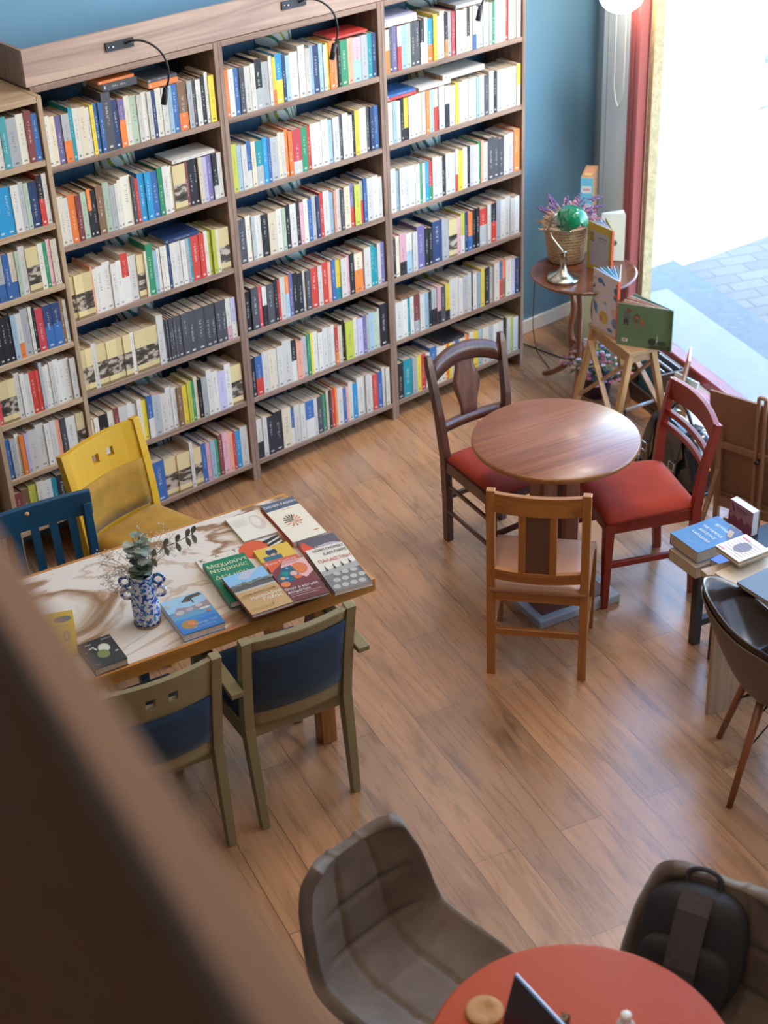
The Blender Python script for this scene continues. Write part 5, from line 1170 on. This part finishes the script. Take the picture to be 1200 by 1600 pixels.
mesh_art([('p', [(.28, .92), (.50, .80), (.42, .78), (.30, .84)][::-1], (.03, .14, .30)), ('e', .26, .84, .07, .045, (.03, .16, .36)), ('r', .04, .84, .14, .86, (.5, .1, .05)), ('p', [(.06, .76), (.10, .70), (.02, .66), (0, .68), (.04, .72)], (.03, .05, .10)), ('e', .92, .80, .10, .06, (.03, .12, .28)), ('e', .95, .90, .06, .03, (.5, .08, .05)), ('e', .93, .68, .12, .05, (.05, .16, .28)), ('e', .88, .72, .05, .03, (.55, .14, .10)),
  ('e', .50, .50, .07, .035, (.20, .38, .36)), ('e', .45, .24, .16, .11, (.50, .34, .02)), ('e', .36, .20, .05, .05, (.5, .12, .14)), ('p', [(.04, .48), (.20, .40), (.20, .22), (.08, .3)], (.04, .18, .34)), ('e', .86, .42, .12, .07, (.58, .32, .28)), ('e', .9, .24, .12, .09, (.12, .2, .36)), ('e', .2, .60, .03, .03, (.55, .36, .05)), ('e', .72, .08, .1, .03, (.06, .14, .26))],
  ww, .30, .0001, cv, 'cover_print', Matrix.Translation((ww/2, .0016, .15)) @ Matrix.Rotation(PI, 4, 'Z') @ Matrix.Rotation(PI/2, 4, 'X'))
g0, g1 = at(963, 537, .501), at(1047, 550, .501); dr = math.atan2((g1-g0).y, (g1-g0).x); gw = (g1-g0).length
vbook('open green picture book with small bear and child figures, front of the stool', (g1.x, g1.y, .501), dr+PI, gw, .215, math.radians(-30), (.115, .185, .095), leaves=4, leafcols=((.50, .20, .08), (.62, .52, .45)), spinecol=(.07, .13, .07))
ob = [q for q in bpy.data.objects if q.get('label', '').startswith('open green picture')][0]; cv = [c for c in ob.children if c.name.startswith('cover')][0]
BR_ = (.20, .06, .03)
mesh_art([('e', .17, .72, .055, .10, (.09, .11, .11)), ('e', .20, .86, .035, .055, BR_), ('e', .24, .84, .03, .03, BR_), ('e', .165, .60, .05, .06, (.05, .04, .05)), ('r', .12, .50, .15, .60, (.05, .04, .05)), ('r', .18, .50, .21, .60, (.05, .04, .05)), ('r', .22, .69, .32, .705, (.08, .09, .09)),
  ('e', .36, .74, .045, .045, (.07, .03, .02)), ('e', .36, .72, .03, .035, (.35, .14, .08)), ('e', .355, .62, .035, .07, (.17, .07, .05)), ('r', .34, .50, .375, .58, (.28, .12, .08)), ('e', .46, .60, .03, .06, (.40, .09, .03)), ('e', .47, .66, .025, .03, (.40, .10, .04)), ('p', [(.48, .54), (.56, .50), (.56, .49), (.48, .52)], (.3, .07, .03)),
  ('r', .10, .10, .21, .18, (.62, .56, .54)), ('r', .13, .12, .18, .16, (.30, .12, .16)), ('p', [(.56, .03), (1, .0), (1, .12), (.7, .09)], (.06, .065, .035)), ('e', .66, .18, .07, .09, (.035, .04, .03)), ('e', .84, .17, .08, .06, (.03, .06, .035)), ('p', [(.74, .36), (.77, .30), (.76, .20), (.73, .18), (.75, .26)], (.55, .55, .42)),
  ('r', .15, .395, .60, .40, (.09, .14, .08)), ('r', .15, .365, .5, .37, (.09, .14, .08))],
  gw, .215, .0001, cv, 'cover_print', Matrix.Translation((gw/2, .0016, .1075)) @ Matrix.Rotation(PI, 4, 'Z') @ Matrix.Rotation(PI/2, 4, 'X'))

# flower bundle on the floor by the stool
pf = at(928, 590, .12)
a = thing('potted_flowers', 'bunch of pink and white artificial flowers in a low pot under the stool', 'flowers', (pf.x+.05, pf.y+.03, 0))
MB().lathe([(0, 0), (.07, 0), (.085, .10), (.09, .11), (.08, .11), (0, .09)], m=mat('plum_pot', (.07, .035, .06), .5), seg=28, caps=False).build('pot', None, a)
cols = [mat('flower_pink', (.60, .16, .22), .7), mat('flower_white', (.72, .62, .64), .7), mat('flower_lilac', (.45, .30, .50), .7), mat('flower_leaf', (.04, .16, .06), .6)]
mbs = [MB() for _ in range(4)]
for k in range(150):
    an, el = rg.uniform(0, 2*PI), rg.uniform(-.35, 1.2); r = rg.uniform(.12, .165)
    p = Vector((math.cos(an)*math.cos(el)*r*1.05, math.sin(an)*math.cos(el)*r*1.25, .17+math.sin(el)*r*.75)); i = rg.choice((0, 0, 1, 1, 1, 2))
    if p.z < .02: continue
    for q in range(5):
        b_ = 2*PI*q/5; mbs[i].ball(p+Vector((math.cos(b_)*.008, math.sin(b_)*.008, 0)), .0075, None, sub=1, sc=(1, 1, .6))
for k in range(120):
    an, el = rg.uniform(0, 2*PI), rg.uniform(-.3, 1.3); r = rg.uniform(.06, .14); p = Vector((math.cos(an)*math.cos(el)*r, math.sin(an)*math.cos(el)*r*1.2, .16+math.sin(el)*r*.7))
    leaf(mbs[3], p, Vector((math.cos(an), math.sin(an), rg.uniform(-.2, .8))), Uv, .045, .018, None, False)
for i, n_ in enumerate(('pink_blossom', 'white_blossom', 'lilac_blossom', 'foliage')): tag(mbs[i].build(n_, cols[i], a), kind='stuff')

# dark rack and bag and leaning books by the window ledge
DKW = wood('dark_rack_wood', (.10, .055, .035), (.05, .028, .02), axis=0, rough=.45)
rk = thing('magazine_rack', 'low dark wooden rack of thin picture books beside the window ledge', 'rack', (1.955, -.80, 0), math.radians(-107))
for s in (-1, 1): B('side_board', (s*.14, 0, .12), (.014, .17, .24), DKW, rk, bev=.001)
for z, y in ((.06, -.075), (.13, -.03), (.20, .015)): B('shelf_board', (0, y, z), (.27, .012, .05), DKW, rk); 
B('base_board', (0, 0, .012), (.27, .17, .014), DKW, rk); B('rear_board', (0, .078, .12), (.27, .010, .22), DKW, rk)
RB = Matrix.Translation((1.955, -.80, 0)) @ Rz(math.radians(-107))
for k, (y, z, c, lb_) in enumerate(((-.052, .028, (.03, .12, .16), 'dark teal picture book in the front of the dark rack'), (-.008, .028, (.10, .07, .06), 'brown picture book in the middle of the dark rack'), (.040, .028, (.06, .09, .12), 'dark blue picture book at the rear of the dark rack'))):
    c0 = RB @ Vector((.0, y, z)); bo_ = thing('picture_book', lb_, 'book', c0, math.radians(-107), 'picture books in the dark rack')
    Rx = Matrix.Rotation(math.radians(-8), 4, 'X')
    B('cover', Rx @ Vector((0, 0, .10)), (.20, .010, .20), ink(c), bo_, rot=Rx); B('page_block', Rx @ Vector((0, 0, .1012)), (.196, .006, .2035), PGW, bo_, rot=Rx)
def leaning(label, px, z0, rz, w, h, t, tilt, cf, cpage=None, art=()):
    p = at(px[0], px[1], z0); o = thing('picture_book', label, 'book', (p.x, p.y, z0), rz, 'picture books leaning by the window'); Rx = Matrix.Rotation(tilt, 4, 'X')
    cv = MB().box(Rx @ Vector((0, -t/2, h/2)), (w, .002, h), ink(cf), rot=Rx).box(Rx @ Vector((0, t/2, h/2)), (w, .002, h), ink(cf), rot=Rx).build('cover', None, o)
    B('page_block', Rx @ Vector((0, 0, h/2)), (w-.004, t-.002, h-.004), PGW, o, rot=Rx)
    mesh_art(art, w, h, 0, cv, 'cover_print', Rx @ Matrix.Translation((0, -t/2-.0013, h/2)) @ Matrix.Rotation(PI/2, 4, 'X'))
leaning('orange-edged picture book leaning behind the stool leg near the window', (1060, 622), .146, math.radians(38), .16, .25, .012, math.radians(10), (.62, .16, .02), None, [('r', .05, .05, .95, .95, (.10, .16, .08))])
leaning('white-edged picture book with brown cover standing behind the red chair', (1046, 690), 0.001, math.radians(-95), .16, .29, .014, math.radians(-10), (.58, .50, .42), None, [('r', .06, .1, .94, .7, (.40, .20, .10)), ('e', .5, .6, .2, .15, (.15, .07, .05))])
leaning('grey picture book just behind the white-edged one by the red chair', (1058, 668), 0.001, math.radians(-95), .16, .27, .012, math.radians(-10), (.52, .50, .48), None, [('r', .1, .1, .9, .85, (.30, .24, .20))])
# black bag
BAGM = mat('black_glossy_leather', (.012, .012, .014), .16, coat=.5, bump=.35, bscale=16)
bg = thing('black_bag', 'glossy black leather bag with buckles on the floor behind the red chair', 'bag', (1.475, -1.36, 0), math.radians(-104))
mb = MB(); P = []
for i in range(13):
    v = i/12; zz = .02+.27*v; k = 1-.30*v**2; row = []
    for j in range(33):
        b_ = 2*PI*j/32; c, s_ = math.cos(b_), math.sin(b_); ex = .55
        row.append(Vector((math.copysign(abs(c)**ex, c)*.24*k+.006*math.sin(9*b_+5*v), math.copysign(abs(s_)**ex, s_)*.105*(1-.45*v)+.006*math.sin(7*b_+8*v), zz+.008*math.sin(3*b_))))
    P.append(row)
mb.grid(P); bmesh.ops.remove_doubles(mb.bm, verts=mb.bm.verts, dist=1e-5); bmesh.ops.holes_fill(mb.bm, edges=mb.bm.edges, sides=40); bmesh.ops.recalc_face_normals(mb.bm, faces=mb.bm.faces)
mb.build('bag_body', BAGM, bg, sub=1)
MB().box((0, 0, .012), (.46, .20, .022), BAGM, bev=.006).build('base', None, bg)
for s in (-1, 1): 
    MB().sweep([(s*.11, -.108, .05), (s*.11, -.10, .16), (s*.11, -.075, .28), (s*.11, 0, .315), (s*.11, .07, .28)], .03, .006, BAGM, (0, 1, 0)).build('strap', None, bg)
    MB().sweep([(s*.11-.02, -.122, .12), (s*.11+.02, -.122, .12), (s*.11+.02, -.118, .16), (s*.11-.02, -.118, .16)], .005, .005, STEEL, (0, 1, 0), closed=True).build('buckle', None, bg, label='steel buckle')
MB().tube(arc((-.10, 0, .285), (.10, 0, .285), .10, 12, (0, 0, 1)), .009, BAGM, seg=8).build('handle', None, bg)
# white rod
r0, r1 = at(977, 641, .10), at(1035, 622, .10)
a = thing('metal_rod', 'short grey-white metal rod near the floor between stool and bag', 'rod', ((r0.x+r1.x)/2, (r0.y+r1.y)/2, 0))
m_ = (r0+r1)/2; m_.z = 0
MB().tube([r0-m_, r1-m_], .010, mat('grey_white_metal', (.55, .56, .58), .3, metal=.5), seg=12).build('tube', None, a)
for q in (r0, r1): MB().tube([q-m_, Vector((q.x-m_.x, q.y-m_.y, 0))], .006, BLACKM, seg=8).build('foot', None, a)
# papers and thin booklets on the window ledge
for k, (u, v, w, h, rz, c, lb_) in enumerate(((1084, 622, .22, .16, -100, (.62, .32, .36), 'pink booklet lying on the white window ledge'), (1068, 610, .06, .05, -90, (.10, .40, .62), 'small sky-blue card on the window ledge beside the pink booklet'),
     (1100, 660, .20, .13, -112, (.66, .60, .50), 'cream booklet lying on the ledge past the pink one'), (1112, 690, .10, .10, -100, (.20, .45, .62), 'light blue booklet on the ledge beside the easel'), (1111, 722, .05, .16, -60, (.66, .46, .05), 'yellow-edged booklet at the ledge end near the easel'))):
    p = at(u, v, .15); o = thing('booklet', lb_, 'booklet', (p.x, p.y, .1455), math.radians(rz), 'booklets on the window ledge')
    B('cover', (0, 0, .0035), (w, h, .007), ink(c), o, bev=.001)
    if k < 4: mesh_art([('r', .1, .7, .9, .8, tuple(x*.6 for x in c)), ('e', .5, .4, .2, .2, tuple(min(.75, x*1.3) for x in c))], w, h, .0072, o)

# easel with a board, seen from behind
EW = wood('easel_wood', (.34, .19, .10), (.22, .12, .06), axis=2, rough=.5); BRD = mat('hardboard_back', (.24, .125, .07), .75, noise=.06, nscale=40)
ez = thing('easel', 'wooden easel seen from behind, its brown board facing the window', 'easel', (1.285, -2.0, 0), math.radians(-80+180))
# local: x along the board (towards image left), y = away from the window (room side)
tl = math.radians(-10)
def ey(z): return (z-.22)*math.tan(math.radians(8))*1.0
Rx = Matrix.Rotation(-math.radians(8), 4, 'X')
WB = .52
B('board', Rx @ Vector((0, 0, .26))+Vector((0, 0, .20)), (WB, .012, .52), BRD, ez, rot=Rx, bev=.001)
B('board_ledge', (0, 0-.01, .19), (WB*.9, .05, .02), EW, ez)
for x in (-.205, .205):
    MB().bar((x, .03, 0.02), (x, .055, .56), .024, .024, EW, (0, 1, 0), bev=.002).build('upright', None, ez)
    MB().bar((x, -.16, .012), (x, .24, .012), .026, .024, EW, bev=.002).build('foot', None, ez)
    MB().bar((x, .22, .02), (x, .045, .34), .018, .018, EW, (0, 1, 0)).build('strut', None, ez)
B('cross_bar', (0, .052, .46), (.43, .018, .028), EW, ez, bev=.001); B('cross_bar', (0, .035, .17), (.43, .018, .045), EW, ez, bev=.001); B('cross_bar', (0, -.05, .03), (.41, .02, .022), EW, ez)
for x in (-.016, .016): MB().bar((x, .066, .10), (x, .105, .765), .014, .016, EW, (0, 1, 0), bev=.002).build('mast', None, ez)
MB().tube([(0, .085, .46), (0, .115, .46)], .008, BLACKM, seg=10).build('clamp_knob', None, ez)
MB().ball((0, .104, .765), .017, EW, sc=(1.2, .7, .6)).build('mast_cap', None, ez)

# ---------------------------------------------------------------- pendant globe at the top right
gp = at(971, -9, 1.93)
a = thing('globe_pendant', 'cream opal glass globe pendant lamp cut by the top edge of the photo', 'lamp', (gp.x, gp.y, 1.93))
gd = (gp-CAMLOC).length; gr = 33/F_*gd
MB().ball((0, 0, 0), gr, mat('opal_glass', (.95, .84, .70), .25, emit=22), sub=4, sc=(1, 1, .82)).build('glass_globe', None, a)
MB().lathe([(.03, gr*.8), (.03, gr*.8+.05), (.006, gr*.8+.07)], m=BLACKM, seg=16).build('cap', None, a)
MB().tube([(0, 0, gr*.8+.05), (0, 0, CEIL-1.93)], .004, BLACKM, seg=6).build('cable', None, a)
# lamp housings added for the area lights, unseen above the frame
for x, y in ((-1.2, -1.6), (-2.4, -4.4), (1.0, -4.0), (1.45, -1.5)):
    a = thing('added_ceiling_lamp', 'flat square ceiling lamp above the room', 'lamp', (x, y, CEIL), 0, 'ceiling lamps'); B('housing', (0, 0, -.03), (1.3, 1.3, .06), WHITE, a)

a = thing('added_spotlight', 'black spotlight hanging on a rod from the ceiling, aimed at the window corner', 'lamp', (1.70, -1.45, 3.60))  # body made up for the added corner light, above the frame
MB().tube([(0, 0, .02), (-.06, -.14, .10)], .05, BLACKM, seg=18).build('can', None, a)
MB().tube([(-.03, -.07, .09), (-.03, -.07, CEIL-3.60)], .008, BLACKM, seg=8).build('rod', None, a)

# ---------------------------------------------------------------- red table things, backpack
LAPB = mat('laptop_metal', (.42, .43, .46), .3, metal=.8); SCR = mat('dark_screen', (.012, .014, .03), .12, coat=.3)
A1 = at(805, 1521, .965); B1 = at(882, 1604, .965); dx = (B1-A1); dx.z = 0; dx.normalize(); nrm = Vector((dx.y, -dx.x, 0)); 
if (CAMLOC-A1).dot(nrm) < 0: nrm = -nrm        # screen faces this way
lw, lh = .31, .215; tilt = math.radians(14)
hinge = A1+dx*lw/2+nrm*(math.sin(tilt)*lh); hinge.z = .757
a = thing('laptop', 'open laptop with dark screen on the red table, only its top corner in view', 'laptop', hinge, math.atan2(dx.y, dx.x))
sgn = 1 if Vector((-dx.y, dx.x, 0)).dot(nrm) > 0 else -1    # local +y or -y is the screen side
Rl = Matrix.Rotation(sgn*tilt, 4, 'X')
MB().box(Rl @ Vector((0, -sgn*.003, lh/2)), (lw, .005, lh), LAPB, rot=Rl, bev=.001).build('lid', None, a)
MB().box(Rl @ Vector((0, sgn*.0012, lh/2)), (lw-.004, .003, lh-.005), SCR, rot=Rl).build('screen', None, a, label='dark glossy screen')
B('keyboard_base', (0, sgn*.105, .0005), (lw, .205, .012), LAPB, a, bev=.002)
for ky in range(5):
    for kx in range(13): 
        pass
B('key_field', (0, sgn*.085, .0075), (lw-.04, .10, .002), mat('black_keys', (.02, .02, .022), .5), a)
p = at(757, 1583, .752)
a = thing('cork_coaster', 'round tan cork coaster on the red table, left of the laptop', 'coaster', (p.x, p.y, .7525)); MB().lathe([(0, 0), (.045, 0), (.047, .003), (.047, .010), (.044, .012), (.022, .0115), (.018, .009), (0, .009)], m=mat('cork', (.46, .24, .10), .75, noise=.2, nscale=50), seg=36, caps=False).build('disc', None, a)
p = at(978, 1592, .80)
a = thing('white_bottle', 'small white bottle top on the red table at the bottom edge', 'bottle', (p.x, p.y, .7525)); MB().lathe([(0, 0), (.02, 0), (.022, .004), (.022, .030), (.013, .042), (.013, .052), (.014, .053), (.014, .062), (.010, .066), (0, .067)], m=mat('white_plastic', (.8, .8, .78), .4), seg=24, caps=False).build('body', None, a)
p = at(881, 1592, .775)
a = thing('gadget', 'small dark object with an orange ring just right of the laptop', 'gadget', (p.x, p.y, .7525), .4); B('body', (0, 0, .014), (.034, .022, .028), BLACKM, a, bev=.003); MB().tube([(.008*math.cos(k*PI/6), .008*math.sin(k*PI/6), .0285) for k in range(12)], .0016, mat('orange_ring', (.5, .2, .04), .4), closed=True, seg=6).build('ring', None, a)
# backpack on the second grey chair
BPM = mat('black_backpack_cloth', (.018, .018, .022), .75, noise=.2, nscale=60); BP2 = mat('charcoal_panel_cloth', (.055, .045, .05), .8, noise=.15, nscale=80)
bk_ = thing('backpack', 'black backpack with grey centre panel and top handle on the right grey chair', 'backpack', (-1.255, -3.715, .487), math.radians(112))
tl_ = Matrix.Rotation(math.radians(14), 4, 'X')
def bshape(sx, sy, sz, cz, cy, m, name, seg=28, ex=.62):
    mb = MB(); P = []
    for i in range(15):
        f = -PI/2+PI*i/14; cz_ = math.copysign(abs(math.sin(f))**ex, math.sin(f)); cr_ = abs(math.cos(f))**ex; row = []
        for j in range(seg+1):
            b_ = 2*PI*j/seg; c, s_ = math.cos(b_), math.sin(b_)
            row.append(tl_ @ Vector((math.copysign(abs(c)**.75, c)*sx*cr_, math.copysign(abs(s_)**.7, s_)*sy*max(.12, cr_)+cy, cz+sz*cz_)))
        P.append(row)
    mb.grid(P); bmesh.ops.remove_doubles(mb.bm, verts=mb.bm.verts, dist=1e-5); return mb.build(name, m, bk_, sub=1)
bshape(.145, .065, .205, .205, 0, BPM, 'main_body'); bshape(.125, .035, .12, .14, .062, BPM, 'front_pocket')
MB().sweep([tl_ @ Vector(p) for p in ((0, .03, .408), (0, .064, .36), (0, .084, .28), (0, .106, .19), (0, .106, .06))], .085, .006, BP2, (0, 1, 0)).build('centre_panel', None, bk_, label='charcoal centre panel')
MB().tube([tl_ @ Vector(p) for p in smooth([(-.045, -.01, .395), (-.04, -.02, .44), (0, -.02, .458), (.04, -.02, .44), (.045, -.01, .395)])], .008, BPM, seg=8).build('top_handle', None, bk_)
for s in (-1, 1): MB().sweep([tl_ @ Vector(p) for p in smooth([(s*.06, -.06, .36), (s*.09, -.075, .25), (s*.10, -.07, .10)])], .05, .012, BPM, (0, 1, 0)).build('shoulder_strap', None, bk_)
MB().tube([tl_ @ Vector((.137*math.cos(b_), .030, .205+.195*math.sin(b_))) for b_ in [2*PI*k/40 for k in range(40)]], .003, mat('zip_grey', (.03, .03, .035), .4), closed=True, seg=6).build('zip', None, bk_)

bk_.scale = (1, 1, .80)
